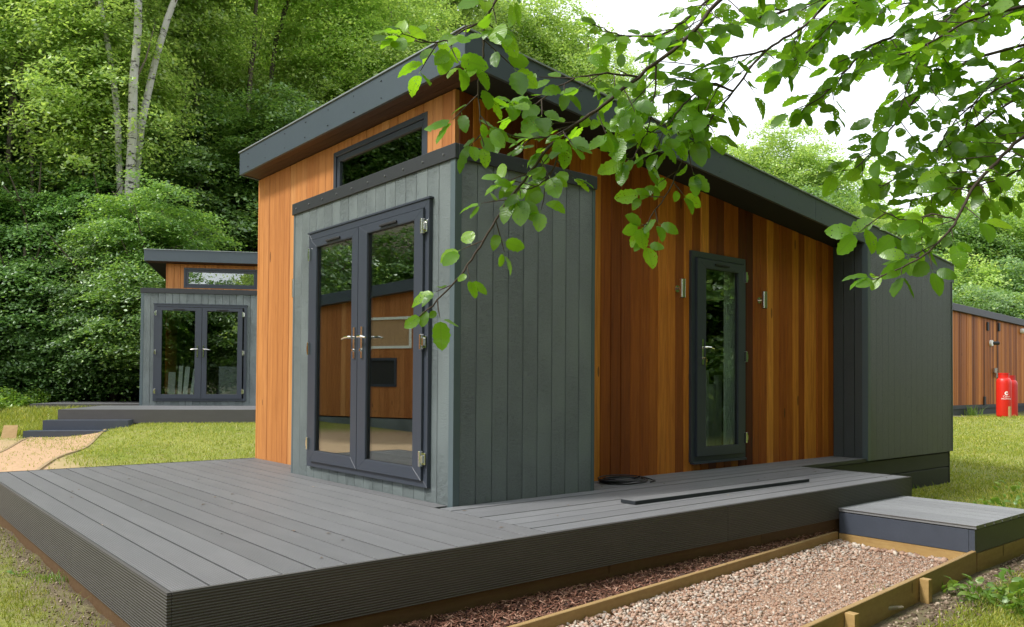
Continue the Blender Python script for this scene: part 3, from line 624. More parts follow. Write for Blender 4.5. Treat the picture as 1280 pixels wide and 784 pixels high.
# fourth cabin, left of the frame: mirrored in the french doors
t4 = thing('cabin', 'cedar cabin with grey skirt reflected in the near french doors', 'cabin', (-7.38, 9.55, .0), R(65), 'cedar and grey cabins')
f4 = Face('Y', .42)
w4 = [(1.65, 2.9, 1.62, 2.36), (2.05, 2.9, .72, 1.40)]
mb = MB()
mb.hexa([(-.4, .44, -.3), (8, .44, -.3), (8, 4, -.3), (-.4, 4, -.3)], [(-.4, .44, ztop(-.4)), (8, .44, ztop(8)), (8, 4, ztop(8)), (-.4, 4, ztop(-.4))]); mb.build('wall_backing', membrane, t4)
board_wall(f4, -.4, 8, .14, lambda u: 0.0, ztop, t4, cedar_honey, 'cedar_board', False, w4, .02, .003, .004, .004, 55)
mb = MB(); mb.hexa([(-.7, .2, ztop(-.7)), (8.3, .2, ztop(8.3)), (8.3, 4.2, ztop(8.3)), (-.7, 4.2, ztop(-.7))], [(-.7, .2, ztop(-.7)+.26), (8.3, .2, ztop(8.3)+.26), (8.3, 4.2, ztop(8.3)+.26), (-.7, 4.2, ztop(-.7)+.26)]); mb.build('roof', fascia_m, t4)
mb = MB(); mb.box(-.4, 8, .38, .43, -.42, -.03); mb.build('skirt', siding, t4)
for a, m_, fr_ in ((w4[0], ply, curtain_m), (w4[1], rubber, upvc)):
    q = frame_ring(f4, *a, (.06,)*4, .0, .05).build('window_frame', fr_, t4); g = MB(); f4.box(g, a[0]+.05, a[1]-.05, a[2]+.05, a[3]-.05, .0, .01); g.build('window_blind' if m_ is ply else 'window_pane', m_, q)

# ------------------------------------------------------------------ decks
def plank(x0, x1, y0, y1, z, along):               # side-grooved composite board: overhanging top lip
    mb = MB(); a, b = (x0, x1) if along == 'y' else (y0, y1); e = .008
    pr = [(a, z), (a, z-.0035), (a+e, z-.0075), (a+e, z-.026), (b-e, z-.026), (b-e, z-.0075), (b, z-.0035), (b, z)]
    if along == 'y': return mb.prism([(q, y0, w_) for q, w_ in pr], [(q, y1, w_) for q, w_ in pr])
    return mb.prism([(x0, q, w_) for q, w_ in pr], [(x1, q, w_) for q, w_ in pr])
def deck_boards(root, lst, m, along, ):
    for (x0, x1, y0, y1, z) in lst:
        mb = MB(); g = .0052
        if along == 'y': x0 += g; x1 -= g
        else: y0 += g; y1 -= g
        dz = random.uniform(-.001, .001); mb = plank(x0, x1, y0, y1, z+dz, along); mb.build('deck_board', m, root, origin=((x0+x1)/2, (y0+y1)/2, z))
dk = thing('deck', 'large grey composite deck wrapping around the near cabin', 'deck', (0, 0, 0))
L = []; n_ = 13; p_ = (2.23-.14)/n_
for i in range(n_):
    x0 = -2.23+i*p_; ys = [-1.12, 4.09]
    if i % 2 == 0: ys = [-1.12, 4.09]
    for a, b in zip(ys[:-1], ys[1:]): L.append((x0, x0+p_, a+.004, b, 0))
L.append((-.14, -.026, .03, 4.09, 0)); L.append((-.024, .12, 2.545, 4.09, 0)); L.append((.122, .279, 2.545, 4.09, 0))
deck_boards(dk, L, deck_y, 'y')
L = []
for i in range(10):
    y0 = -1.12+i*.16; y1 = min(y0+.16, .402)
    if i < 7: L.append((-.136, 4.42, y0+(.004 if i == 0 else 0), y1 if i < 6 else -.026, 0))
    else: L.append((1.368, 5.87, y0 if i > 7 else -.0, y1, 0))
L.append((1.368, 4.42, -.024, -.001, 0))
deck_boards(dk, L, deck_x, 'x')
for a, b in ((-2.23, 1.55), (1.553, 4.42)):
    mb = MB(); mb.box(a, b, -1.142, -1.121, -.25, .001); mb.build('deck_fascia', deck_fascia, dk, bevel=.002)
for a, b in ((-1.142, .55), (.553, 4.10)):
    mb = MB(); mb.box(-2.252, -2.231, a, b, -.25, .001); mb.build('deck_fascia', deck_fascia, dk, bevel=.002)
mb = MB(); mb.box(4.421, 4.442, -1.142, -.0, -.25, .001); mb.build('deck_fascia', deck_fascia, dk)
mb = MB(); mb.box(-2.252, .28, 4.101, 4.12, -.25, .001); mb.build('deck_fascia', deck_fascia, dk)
mb = MB(); mb.box(4.44, 5.87, -.018, -.002, -.035, .001); mb.build('deck_edge', black_trim, dk)
for a, b in ((-2.2, 2.0), (2.003, 4.42)):
    mb = MB(); mb.box(a, b, -1.118, -1.07, -.5, -.20); mb.build('bearer', darktimber, dk, origin=(a, -1.1, -.4))
mb = MB(); mb.box(-2.225, -2.17, -1.1, 4.1, -.5, -.20); mb.build('bearer', darktimber, dk, origin=(-2.2, 0, -.4))
mb = MB(); mb.box(-2.19, 4.38, -1.06, 4.0, -.16, -.10); mb.box(4.38, 5.8, .02, .4, -.16, -.10); mb.box(4.36, 4.41, -1.1, 0, -.5, -.2); mb.build('deck_underframe', membrane, dk)

# loose board and cable on the deck
a = np.array((1.06, -.66)); b = np.array((3.30, -.70)); mb = MB(); mb.hexa([(1.04, -.735, .003), (3.28, -.775, .003), (3.28, -.63, .003), (1.04, -.60, .003)], [(1.04, -.735, .026), (3.28, -.775, .026), (3.28, -.63, .026), (1.04, -.60, .026)])
lb = thing('loose_deck_board', 'loose dark deck board lying on the deck near the side door', 'deck board', (0, 0, 0)); mb.build('board_body', skirt_m, lb)
mb = MB(); mb.hexa([(1.043, -.732, .0262), (3.277, -.772, .0262), (3.277, -.633, .0262), (1.043, -.603, .0262)], [(1.043, -.732, .0285), (3.277, -.772, .0285), (3.277, -.633, .0285), (1.043, -.603, .0285)]); mb.build('ribbed_face', deck_x, lb)
mb = MB()
pts = []; r_ = random.Random(3)
for i in range(7*30):
    th = 2*math.pi*i/30; k = i/30
    rr = .19+.022*math.sin(k*2.3)+.012*math.sin(th*2+k); pts.append((1.95+rr*1.12*math.cos(th)+.02*math.sin(k*1.7), .20+rr*.75*math.sin(th)+.015*math.cos(k*2.9), .008+.0045*k+.006*math.sin(th+k)))
pts += [(2.2, .2, .03), (2.24, .13, .012), (2.20, .05, .008), (2.1, .02, .008)]
mb.tube(pts, .0055, 6); tag(mb.build('coiled_cable', cable_m, smooth=True), 'coil of thin black cable lying on the deck against the cedar wall', 'cable')

mb = MB(); r_ = random.Random(8)
for i in range(46):
    x, y = (r_.uniform(-2.1, .0), r_.uniform(-1.0, 3.8)) if i % 2 else (r_.uniform(-.1, 4.3), r_.uniform(-1.05, .3)); 
    if x > -.08 and y > -.08 and x < 1.45: continue
    a = r_.uniform(0, 6.28); l = r_.uniform(.008, .022); c_, s_ = math.cos(a)*l, math.sin(a)*l
    mb.add([(x-c_, y-s_, .003), (x+s_*.5, y-c_*.5, .006), (x+c_, y+s_, .004), (x-s_*.5, y+c_*.5, .007)], [(0, 1, 2), (0, 2, 3)])
tag(mb.build('leaf_litter', debris_m, fix=False), 'scattered tiny dry leaf crumbs lying on the deck boards', 'litter', kind='stuff')
# step platform
st = thing('step', 'low dark painted step platform with grey decking top at deck corner', 'step', (3.09, -1.14, -.36))
T = lambda mb, nm, m, **k: mb.build(nm, m, st, False, **k)
def rel(mb): mb.v = [(x-3.09, y+1.14, z+.36) for x, y, z in mb.v]; return mb
for i in range(7):
    x0 = 3.075+i*.171; mb = plank(x0+.004, x0+.167, -2.185, -1.146, -.161, 'y'); rel(mb).build('deck_board', deck_step, st, origin=(x0-3.09, -.5, .2))
mb = MB(); mb.box(3.093, 3.118, -2.13, -1.146, -.365, -.196); T(rel(mb), 'front_board', step_paint, bevel=.002)
mb = MB(); mb.box(3.093, 3.118, -2.172, -2.132, -.366, -.196); T(rel(mb), 'corner_post', step_paint)
mb = MB(); mb.box(3.119, 4.26, -2.172, -2.148, -.365, -.196); T(rel(mb), 'side_board', step_paint, bevel=.002)
mb = MB(); mb.box(3.12, 4.25, -2.14, -1.2, -.40, -.20); T(rel(mb), 'underframe', membrane)
mb = MB(); mb.box(3.125, 4.26, -2.178, -2.14, -.52, -.368); rel(mb).build('base_timber', timber, st, origin=(.6, -1, 0))
mb = MB(); mb.box(3.088, 3.12, -2.14, -1.146, -.52, -.368); rel(mb).build('base_timber', timber_y, st, origin=(0, -.5, 0))

# gravel path edging
def edge_board(p0, p1, zt_, zb_, th, name, label, cat, group, m=timber, parent=None, org=None):
    p0 = np.array(p0, float); p1 = np.array(p1, float); d = (p1-p0)/np.linalg.norm(p1-p0); q = np.array((-d[1], d[0]))*th
    mb = MB(); mb.hexa([(*p0, zb_), (*p1, zb_), (*(p1+q), zb_), (*(p0+q), zb_)], [(*p0, zt_), (*p1, zt_), (*(p1+q), zt_), (*(p0+q), zt_)])
    return mb
e1 = edge_board((-2.1, -1.575), (3.07, -1.150), -.352, -.52, .032, '', '', '', '').build('timber_edging', timber, bevel=.003, origin=(0, -1.4, -.4))
tag(e1, 'long treated timber edging between the bark mulch and pink gravel', 'edging', 'timber edging of the gravel path')
e2 = thing('timber_edging', 'treated timber edging with outside stakes between pink gravel and lawn', 'edging', (1.0, -2.3, -.4), 0, 'timber edging of the gravel path')
mb = edge_board((-1.5, -2.525), (3.10, -2.178), -.345, -.54, .032, '', '', '', ''); mb.v = [(x-1, y+2.3, z+.4) for x, y, z in mb.v]; mb.build('edging_board', timber, e2, bevel=.003)
def stake(px, py):
    p = at(px, py, 2, -.352); s_ = (-2.525+(p[0]+1.5)*(.347/4.6)); mb = MB(); mb.box(p[0]-.025, p[0]+.025, s_-.062, s_-.006, -.62, -.353); mb.v = [(x-1, y+2.3, z+.4) for x, y, z in mb.v]
    mb.build('stake', timber_y, e2, bevel=.002, origin=(p[0]-1, s_+2.3, 0))
stake(1150, 722); stake(1056, 764)

# gravel bed and mulch bed
def sheet(name, poly, z, m, kind='structure'):
    mb = MB(); mb.add([(x, y, z) for x, y in poly], [tuple(range(len(poly)))]); return tag(mb.build(name, m, fix=False), kind=kind)
gb, n, out = mat('crushed_stone_bed'); v = mapped(n, (1, 1, 1)); vo = N(n, 'ShaderNodeTexVoronoi'); vo.inputs['Scale'].default_value = 70; n.links.new(v, vo.inputs['Vector'])
cc = ramp(n, noise(n, v, 30, 5), [(.3, (.40, .26, .18)), (.7, (.60, .43, .32))]); principled(n, out, mixc(n, vo.outputs['Distance'], cc, mixc(n, 1., cc, (.7, .6, .55), 'MULTIPLY')), .9, 0, vo.outputs['Distance'], .6, .01, .2)
mbm = plain('mulch_soil', (.07, .04, .028), .9, var=.4, scale=30, bstr=.6)
EL = lambda x: -1.575+(x+2.1)*(.425/5.17)+.03; ER = lambda x: -2.525+(x+1.5)*(.347/4.6)+.03
sheet('gravel_path', [(-1.5, ER(-1.5)), (3.09, ER(3.09)), (3.09, EL(3.09)-.03), (-2.1, EL(-2.1)-.03)], -.447, gb)
mb = MB(); mb.add([(-2.1, EL(-2.1), -.385), (3.09, EL(3.09), -.385), (3.2, -1.07, -.345), (-2.1, -1.07, -.345)], [(0, 1, 2, 3)]); tag(mb.build('mulch_bed', mbm, fix=False), kind='structure')

ico = bmesh.new(); bmesh.ops.create_icosphere(ico, subdivisions=1, radius=1); ico.verts.ensure_lookup_table(); ico.faces.ensure_lookup_table()
IV = np.array([v.co[:] for v in ico.verts]); IF = np.array([[v.index for v in f.verts] for f in ico.faces]); ico.free()
def rocks(P, size, flat, nm, m):
    k = len(P); V = IV[None]*(.7+.6*rng.random((k, len(IV), 1)))
    V = V*size[:, None, None]*np.stack([np.ones(k), .55+.4*rng.random(k), flat*(.6+.6*rng.random(k))], 1)[:, None, :]
    a = rng.random(k)*2*np.pi; ti = rng.normal(0, .45, k); c, s = np.cos(ti), np.sin(ti)
    x, y, z = V[..., 0], V[..., 1], V[..., 2]; x, z = x*c[:, None]-z*s[:, None], x*s[:, None]+z*c[:, None]
    c, s = np.cos(a)[:, None], np.sin(a)[:, None]; x, y = x*c-y*s, x*s+y*c
    V = np.stack([x, y, z], -1)+P[:, None, :]; F = IF[None]+(np.arange(k)*len(IV))[:, None, None]
    me = fast_mesh(nm, V.reshape(-1, 3), F.reshape(-1, 3), m); return link(nm, me)
k = 21000; x = -1.2+4.28*rng.random(k)**.85; t = rng.random(k); y = ER(x)+(EL(x)-.035-ER(x))*t
big = rng.random(k) < (.06+.65*smooth((t-.55)/.45)+.22*smooth((1.6-x)/2)); size = np.where(big, rng.uniform(.007, .018, k), rng.uniform(.003, .007, k))
z = -.447+size*.35+rng.random(k)*.008+.018*smooth((t-.8)/.2)
tag(rocks(np.stack([x, y, z], 1), size, .6, 'gravel', stone_m), 'pink and grey crushed gravel filling the path between timber edgings', 'gravel', kind='stuff')
p = np.stack([3.02-.06*rng.random(70), -2.1+.95*rng.random(70), np.full(70, -.43)], 1); tag(rocks(p, rng.uniform(.015, .035, 70), .6, 'gravel', stone_m), 'larger rounded stones gathered against the step base timber', 'gravel', kind='stuff')
# mulch chips
def chips(P, ln, wd, nm, m, tilt=.35):
    k = len(P); a = rng.random(k)*2*np.pi; d = np.stack([np.cos(a), np.sin(a), rng.normal(0, tilt, k)], 1); d /= np.linalg.norm(d, axis=1)[:, None]
    s = np.cross(d, np.stack([rng.normal(0, .4, k), rng.normal(0, .4, k), np.ones(k)], 1)); s /= np.linalg.norm(s, axis=1)[:, None]; u = np.cross(s, d)
    L_, W_, H_ = d*ln[:, None]/2, s*wd[:, None]/2, u*wd[:, None]*.2
    V = np.stack([P-L_-W_*.5, P-L_*.9+W_, P+L_-W_*.4, P+L_*.9+W_*.6, P-L_*.7+H_, P+L_*.8+H_*1.2], 1)
    F = np.array([[0, 2, 5], [0, 5, 4], [4, 5, 3], [4, 3, 1], [0, 4, 1], [2, 3, 5], [0, 1, 3], [0, 3, 2]])[None]+(np.arange(k)*6)[:, None, None]
    return link(nm, fast_mesh(nm, V.reshape(-1, 3), F.reshape(-1, 3), m))
k = 12000; x = -1.6+4.7*rng.random(k); t = rng.random(k); y = EL(x)+.005+(-1.10-EL(x))*t; ln = rng.uniform(.015, .065, k)
tag(chips(np.stack([x, y, -.380+.038*t+.016*rng.random(k)], 1), ln, ln*rng.uniform(.12, .35, k), 'bark_mulch', mulch_m), 'reddish brown bark mulch between the deck and timber edging', 'mulch', kind='stuff')
# rubble outside the edging and along the left of the deck
k = 1700; x = rng.uniform(.2, 4.6, k); y = ER(x)-.09-np.abs(rng.normal(0, .16, k)); P = np.stack([x, y, ground_h(x, y)+.004], 1)
tag(rocks(P, rng.uniform(.003, .016, k)*rng.uniform(.5, 1.3, k), .6, 'stone_debris', debris_m), 'small stones and soil crumbs outside the gravel path edging', 'stones', kind='stuff')
k = 700; y = rng.uniform(-1, 4.6, k); x = -2.27-np.abs(rng.normal(0, .14, k)); P = np.stack([x, y, ground_h(x, y)+.003], 1)
tag(rocks(P, rng.uniform(.003, .010, k), .6, 'stone_debris', debris_m), 'small stones scattered on the bare strip left of the deck', 'stones', kind='stuff')
mb = MB(); z = gh(2.0, -2.45); q = at(1112, 764, 2, -.47); mb.tube([q+np.array((-.09, .04, .015)), q+np.array((-.02, 0, .02)), q+np.array((.10, -.03, .012))], [.006, .014, .009], 7)
tag(mb.build('dead_stick', bark_mat('dead_wood', (.25, .2, .15), (.4, .34, .27))), 'short grey stick lying on the stones outside the gravel edging', 'stick')

# ------------------------------------------------------------------ second deck, its steps and path
d2 = thing('deck', 'grey deck in front of the distant cabin at left', 'deck', loc2(0, 0, 0), 0)
def box2(mb, x0, x1, y0, y1, z0, z1):
    o3 = np.array(loc2(0, 0, 0)); g = lambda a, b, c: np.array(loc2(a, b, c))-o3
    return mb.hexa([g(x0, y0, z0), g(x1, y0, z0), g(x1, y1, z0), g(x0, y1, z0)], [g(x0, y0, z1), g(x1, y0, z1), g(x1, y1, z1), g(x0, y1, z1)])
for i in range(14):
    x0 = -2.43+i*.172; mb = MB(); box2(mb, x0+.003, x0+.169, -.75, 5.0, -.026, 0); mb.build('deck_board', deck_y, d2)
mb = MB(); box2(mb, -2.452, -2.432, -.77, 5.0, -.25, .001); mb.build('deck_fascia', deck_fascia, d2)
mb = MB(); box2(mb, -2.43, 0, -.77, -.751, -.25, .001); mb.build('deck_fascia', deck_fascia, d2)
mb = MB(); box2(mb, -2.3, 8, -.6, 4.6, -.55, -.10); mb.build('underframe', membrane, d2)
for i in range(15):
    x0 = 1.0+i*.172; mb = MB(); box2(mb, x0+.003, x0+.169, -2.55, -.01, -.026, 0); mb.build('deck_board', deck_y, d2)
mb = MB(); box2(mb, .978, .998, -2.55, .0, -.25, .001); mb.build('deck_fascia', deck_fascia, d2)
for yy in (-2.5, -1.3): mb = MB(); box2(mb, 1.0, 1.1, yy, yy+.1, -.6, -.25); mb.build('deck_leg', black_trim, d2)
s2 = thing('step', 'two dark grey steps leading up to the distant cabin deck', 'step', loc2(-2.7, 0, -.5), 0)
def box2s(mb, *a): box2(mb, *a); o = np.array(loc2(0, 0, 0))-np.array(loc2(-2.7, 0, -.5)); mb.v = [tuple(np.array(v)+o) for v in mb.v]; return mb
mb = MB(); box2s(mb, -2.78, -2.46, -.9, .52, -.36, -.18); mb.build('step_box', step_paint, s2)
mb = MB(); box2s(mb, -3.08, -2.79, -1.1, .25, -.52, -.35); mb.build('step_box', step_paint, s2)
p = at(86, 524, 2, .12)
mb = MB(); mb.lathe([(0.0, .055), (.05, .05), (.085, .03), (.095, 0)], n=14); mb.v = [(a*1.1+p[0], b+p[1], c+p[2]+.0) for a, b, c in mb.v]
tag(mb.build('white_tub', white_board, smooth=True), 'small white rounded object resting on the upper distant step', 'tub')
# gravel path running from those steps towards the near deck
old_timber = wood('weathered_timber', [(0, (.34, .26, .15)), (1, (.42, .33, .2))])
pm = plain('clay_gravel', (.42, .27, .155), .9, var=.3, scale=14, bstr=.5)
L_ = [at(px, py, 2, -.2)[:2] for px, py in ((54, 546), (28, 553), (-5, 563), (-70, 583))]
R_ = [at(px, py, 2, -.2)[:2] for px, py in ((134, 547), (112, 556), (78, 570), (20, 594))]
mb = MB(); seg = 14
def poly_at(P, t):
    t *= len(P)-1; i = min(int(t), len(P)-2); return P[i]*(1-(t-i))+P[i+1]*(t-i)
vs = []; fs = []
for i in range(seg+1):
    a, b = poly_at(L_, i/seg), poly_at(R_, i/seg)
    for j in range(5): q = a*(1-j/4)+b*j/4; vs.append((q[0], q[1], gh(*q)+.012))
for i in range(seg):
    for j in range(4): fs.append((i*5+j, i*5+j+1, i*5+j+6, i*5+j+5))
mb.add(vs, fs); tag(mb.build('clay_path', pm, fix=False), kind='structure')
for nm, P, lb in (('a', L_, 'weathered timber edging on left side of distant clay path'), ('b', R_, 'weathered timber edging on right side of distant clay path')):
    mb = MB()
    for i in range(seg):
        a, b = poly_at(P, i/seg), poly_at(P, (i+1)/seg); d = (b-a)/np.linalg.norm(b-a); q = np.array((-d[1], d[0]))*.02
        za, zb_ = gh(*a)+.022, gh(*b)+.022; mb.hexa([(*(a-q), za-.2), (*(b-q), zb_-.2), (*(b+q), zb_-.2), (*(a+q), za-.2)], [(*(a-q), za), (*(b-q), zb_), (*(b+q), zb_), (*(a+q), za)])
    tag(mb.build('timber_edging', old_timber), lb, 'edging', 'timber edging of the clay path')
p = at(11, 537, 2, -.02); mb = MB(); q = gh(p[0], p[1]); mb.hexa([(p[0]-.12, p[1], q), (p[0]+.1, p[1]-.08, q), (p[0]+.12, p[1]+.05, q), (p[0]-.1, p[1]+.1, q)], [(p[0]-.06, p[1]+.1, q+.22), (p[0]+.14, p[1]+.02, q+.22), (p[0]+.15, p[1]+.08, q+.2), (p[0]-.05, p[1]+.17, q+.2)])
tag(mb.build('timber_offcut', timber), 'short pale timber offcut leaning in grass beside the clay path', 'offcut')

# ------------------------------------------------------------------ gas bottles
def bottle(x, y, rz, label, m, prints=True):
    z = gh(x, y)-.04; t = thing('gas_bottle', label, 'gas bottle', (x, y, z), rz, 'red gas bottles')
    mb = MB(); prof = [(0, .03), (.15, .03), (.18, .06), (.188, .10), (.188, .98), (.182, 1.04), (.165, 1.09), (.13, 1.125), (.08, 1.14), (0, 1.145)]
    mb.lathe(prof, n=28); mb.build('body', m, t, smooth=True)
    mb = MB(); mb.lathe([(.16, 0), (.165, 0), (.165, .05), (.16, .05)], n=24); mb.build('foot_ring', m, t)
    mb = MB(); n = 24
    for k in range(n):
        if k % 8 == 3: continue
        a0, a1 = 2*math.pi*k/n, 2*math.pi*(k+1)/n; f = lambda r, a, z: (r*math.cos(a), r*math.sin(a), z)
        mb.hexa([f(.118, a0, 1.10), f(.13, a0, 1.10), f(.13, a1, 1.10), f(.118, a1, 1.10)], [f(.118, a0, 1.23), f(.13, a0, 1.23), f(.13, a1, 1.23), f(.118, a1, 1.23)])
    for k in range(n):
        a0, a1 = 2*math.pi*k/n, 2*math.pi*(k+1)/n; f = lambda r, a, z: (r*math.cos(a), r*math.sin(a), z)
        mb.hexa([f(.112, a0, 1.231), f(.137, a0, 1.231), f(.137, a1, 1.231), f(.112, a1, 1.231)], [f(.112, a0, 1.262), f(.137, a0, 1.262), f(.137, a1, 1.262), f(.112, a1, 1.262)])
    mb.build('collar', m, t)
    mb = MB(); mb.tube([(0, 0, 1.13), (0, 0, 1.20)], .025, 10); mb.tube([(0, 0, 1.19), (0, -.05, 1.19)], .014, 8); mb.build('valve', brass, t)
    if prints:
        mb = MB(); r0 = .1895
        def c_(a, z): return (r0*math.sin(a), -r0*math.cos(a), z)
        for k in range(18):
            if k in (0, 1, 17): continue
            a0, a1 = 2*math.pi*k/18, 2*math.pi*(k+1)/18
            mb.add([c_(.26*math.cos(a0), .70+.052*math.sin(a0)), c_(.26*math.cos(a1), .70+.052*math.sin(a1)), c_(.12*math.cos(a1)+.03, .70+.022*math.sin(a1)), c_(.12*math.cos(a0)+.03, .70+.022*math.sin(a0))], [(0, 1, 2, 3)])
        mb.build('emblem', white_print, t, fix=False)
        for s, zz, sz in (('Calor', .590, .078), ('PROPANE', .528, .058)):
            cu = bpy.data.curves.new('txt', 'FONT'); cu.body = s; cu.size = sz; cu.align_x = 'CENTER'; cu.resolution_u = 2
            o = bpy.data.objects.new('tmp', cu); scene.collection.objects.link(o); me = bpy.data.meshes.new_from_object(o.evaluated_get(bpy.context.evaluated_depsgraph_get())); bpy.data.objects.remove(o)
            for v in me.vertices: x_, y_ = v.co.x, v.co.y; v.co = (r0*math.sin(x_/r0), -r0*math.cos(x_/r0), zz+y_)
            me.materials.clear(); me.materials.append(white_print); link('lettering', me, t)
    return t
b1 = at(1255, 523, 2, -.06); b2 = at(1266, 521, 2, -.06)
dirv = math.atan2(EYE[1]-b1[1], EYE[0]-b1[0])+math.pi/2
bottle(b1[0], b1[1], dirv+.35, 'bright red gas bottle with white emblem, the nearer left one of two', bottle_red)
bottle(b2[0]+.12, b2[1]+.1, dirv-.9, 'darker red gas bottle partly hidden, the right one of two', bottle_red2, False)
a, b = at(1188, 521, 2, -.06), at(1300, 523, 2, -.06); mb = edge_board(a[:2], b[:2], gh(b1[0], b1[1])-.035, -.3, .9, '', '', '', '')
tag(mb.build('paving_slab', plain('concrete', (.30, .27, .22), .9, scale=6)), 'low pale slab under the red gas bottles in front of far cedar wall', 'slab')
q = at(1261, 524, 2, -.05); mb = MB(); mb.box(q[0]-.04, q[0]+.04, q[1]-.05, q[1]+.0, gh(q[0], q[1])-.1, gh(q[0], q[1])+.31); tag(mb.build('wooden_post', timber), 'short pale wooden post standing in front of the red gas bottles', 'post')

# ------------------------------------------------------------------ foliage
def leaf_cards(P, Nrm, size, aspect=.6, fold=.18):
    """one folded four-cornered leaf per point"""
    k = len(P); Nrm = Nrm/np.linalg.norm(Nrm, axis=1)[:, None]
    a = rng.normal(size=(k, 3)); d = a-(a*Nrm).sum(1)[:, None]*Nrm; d /= np.linalg.norm(d, axis=1)[:, None]; s = np.cross(Nrm, d)
    size = size[:, None]; dn = -Nrm*size*fold
    V = np.stack([P-d*size*.5, P+s*size*aspect*.5+d*size*.05+dn, P+d*size*.5+dn*.6, P-s*size*aspect*.5+d*size*.05+dn], 1)
    V[:, 0] += 0; F = np.array([[0, 1, 2], [0, 2, 3]])[None]+(np.arange(k)*4)[:, None, None]
    return V.reshape(-1, 3), F.reshape(-1, 3)
def crown_mesh(name, rx, rz, nclump, per, lsize, m, layer=.30, clump=.45, droop=.35, seed=0, shell=.5, top=1.0, tilt=.55, gaps=0):
    global rng; keep = rng; rng = np.random.default_rng(seed+100)
    # lumpy envelope
    lob = rng.normal(size=(9, 3)); lob /= np.linalg.norm(lob, axis=1)[:, None]; amp = rng.uniform(-.28, .34, 9)
    d = rng.normal(size=(nclump, 3)); d /= np.linalg.norm(d, axis=1)[:, None]
    rr = rng.random(nclump)**shell; env = 1+sum(amp[i]*np.exp(-3*(1-(d@lob[i]))) for i in range(9)); rr = rr*env
    C = d*rr[:, None]*np.array((rx, rx, rz)); 
    cs = clump*rng.uniform(.6, 1.35, nclump); idx = np.repeat(np.arange(nclump), per); k = len(idx)
    off = rng.normal(size=(k, 3))*np.array((1, 1, layer)); rad2 = np.hypot(off[:, 0], off[:, 1]); off[:, 2] -= droop*rad2**2*.5
    out_ = C[idx].copy(); out_[:, 2] *= .3; out_ /= (np.linalg.norm(out_, axis=1)[:, None]+1e-6)
    P = C[idx]+off*cs[idx][:, None]*.75
    Nn = np.stack([np.zeros(k), np.zeros(k), np.ones(k)], 1)+out_*.45+rng.normal(0, tilt, (k, 3))*.8; Nn[:, 2] = np.abs(Nn[:, 2])+.1
    sz = lsize*rng.uniform(.65, 1.35, k); V, F = leaf_cards(P, Nn, sz); V[:, 2] += 0
    rng = keep; return fast_mesh(name, V, F, m)
crowns = {
 'bush': [crown_mesh('crown', 1.9, 1.7, 150, 230, .120, leaf_dark, seed=s, shell=.40, clump=.46, layer=.22, tilt=.5) for s in (1, 2)],
 'broad': [crown_mesh('crown', 2.6, 2.4, 170, 210, .135, leaf_mid, seed=s, shell=.42, clump=.58, layer=.22, tilt=.5) for s in (3, 4, 8)],
 'light': [crown_mesh('crown', 2.5, 3.3, 165, 180, .135, leaf_light, seed=s, shell=.5, clump=.54, layer=.36, droop=.5, tilt=.7) for s in (5, 6, 9)],
 'airy': [crown_mesh('crown', 2.3, 3.5, 120, 140, .13, leaf_light, seed=s, shell=.6, clump=.45, layer=.5, droop=.6, tilt=.8) for s in (7,)],
}
def trunk_mesh(name, h, r0, m, lean=0, limbs=7, seed=0, crown_h=3):
    r_ = random.Random(seed); mb = MB(); pts = []; k = 9; ax = r_.uniform(0, 6.28)
    for i in range(k):
        t = i/(k-1); pts.append((math.cos(ax)*lean*t*h+.06*math.sin(t*7+seed), math.sin(ax)*lean*t*h+.06*math.cos(t*6), t*h))
    mb.tube(pts, [r0*(1-.75*i/(k-1)) for i in range(k)], 9)
    for j in range(limbs):
        t = 1-crown_h/h*r_.uniform(.0, .95); t = max(.25, t); i = int(t*(k-1)); p = np.array(pts[min(i, k-1)]); a = r_.uniform(0, 6.28); L = r_.uniform(.7, 1.5)
        q = p+np.array((math.cos(a)*L*.5, math.sin(a)*L*.5, L*.35)); q2 = p+np.array((math.cos(a)*L, math.sin(a)*L, L*.9))
        mb.tube([p, (p+q)/2+(r_.uniform(-.1, .1), r_.uniform(-.1, .1), .05), q, q2+(r_.uniform(-.2, .2), r_.uniform(-.2, .2), 0)], [r0*.3, r0*.24, r0*.17, r0*.05], 6)
    me = mb.build(name, m).data; ob = [o for o in scene.objects if o.data is me][0]; bpy.data.objects.remove(ob); return me
trunks = {h: trunk_mesh('trunk', h, .13, bark, .03, 9, h, crown_h=h*.5) for h in (4, 8, 12)}
tree_n = 0
TREES = []
def tree(px, D, zc, kind, sc, label, cat='tree', sz=1.0, group='trees of the wooded bank', name=None):
    label = label.replace('the left end of ', '').replace(' leafed', '').replace('feathery ', '').replace('thin crowned', 'thin')
    """px, D: bearing and distance along the view axis; zc: height of the crown's middle"""
    global tree_n; tree_n += 1; r_ = random.Random(tree_n*13)
    d = ray(px, 475); p = EYE+d*D; g = gh(p[0], p[1]); t = thing(name or ('shrub' if kind == 'bush' else 'tree'), label, cat, (p[0], p[1], g-.05), 0, group)
    cm = crowns[kind][tree_n % len(crowns[kind])]; c = link('crown', cm, t, (0, 0, zc-g)); c.rotation_euler = (r_.uniform(-.12, .12), r_.uniform(-.12, .12), r_.uniform(0, 6.28)); c.scale = (sc, sc, sc*sz)
    h = zc-g; 
    key = 4 if h < 5 else (8 if h < 9.5 else 12); tr = link('trunk', trunks[key], t); tr.rotation_euler[2] = r_.uniform(0, 6.28); s = max(.5, (h+1.5*sc)/key); tr.scale = (min(s, 1.3), min(s, 1.3), s)
    TREES.append((px, t)); return t

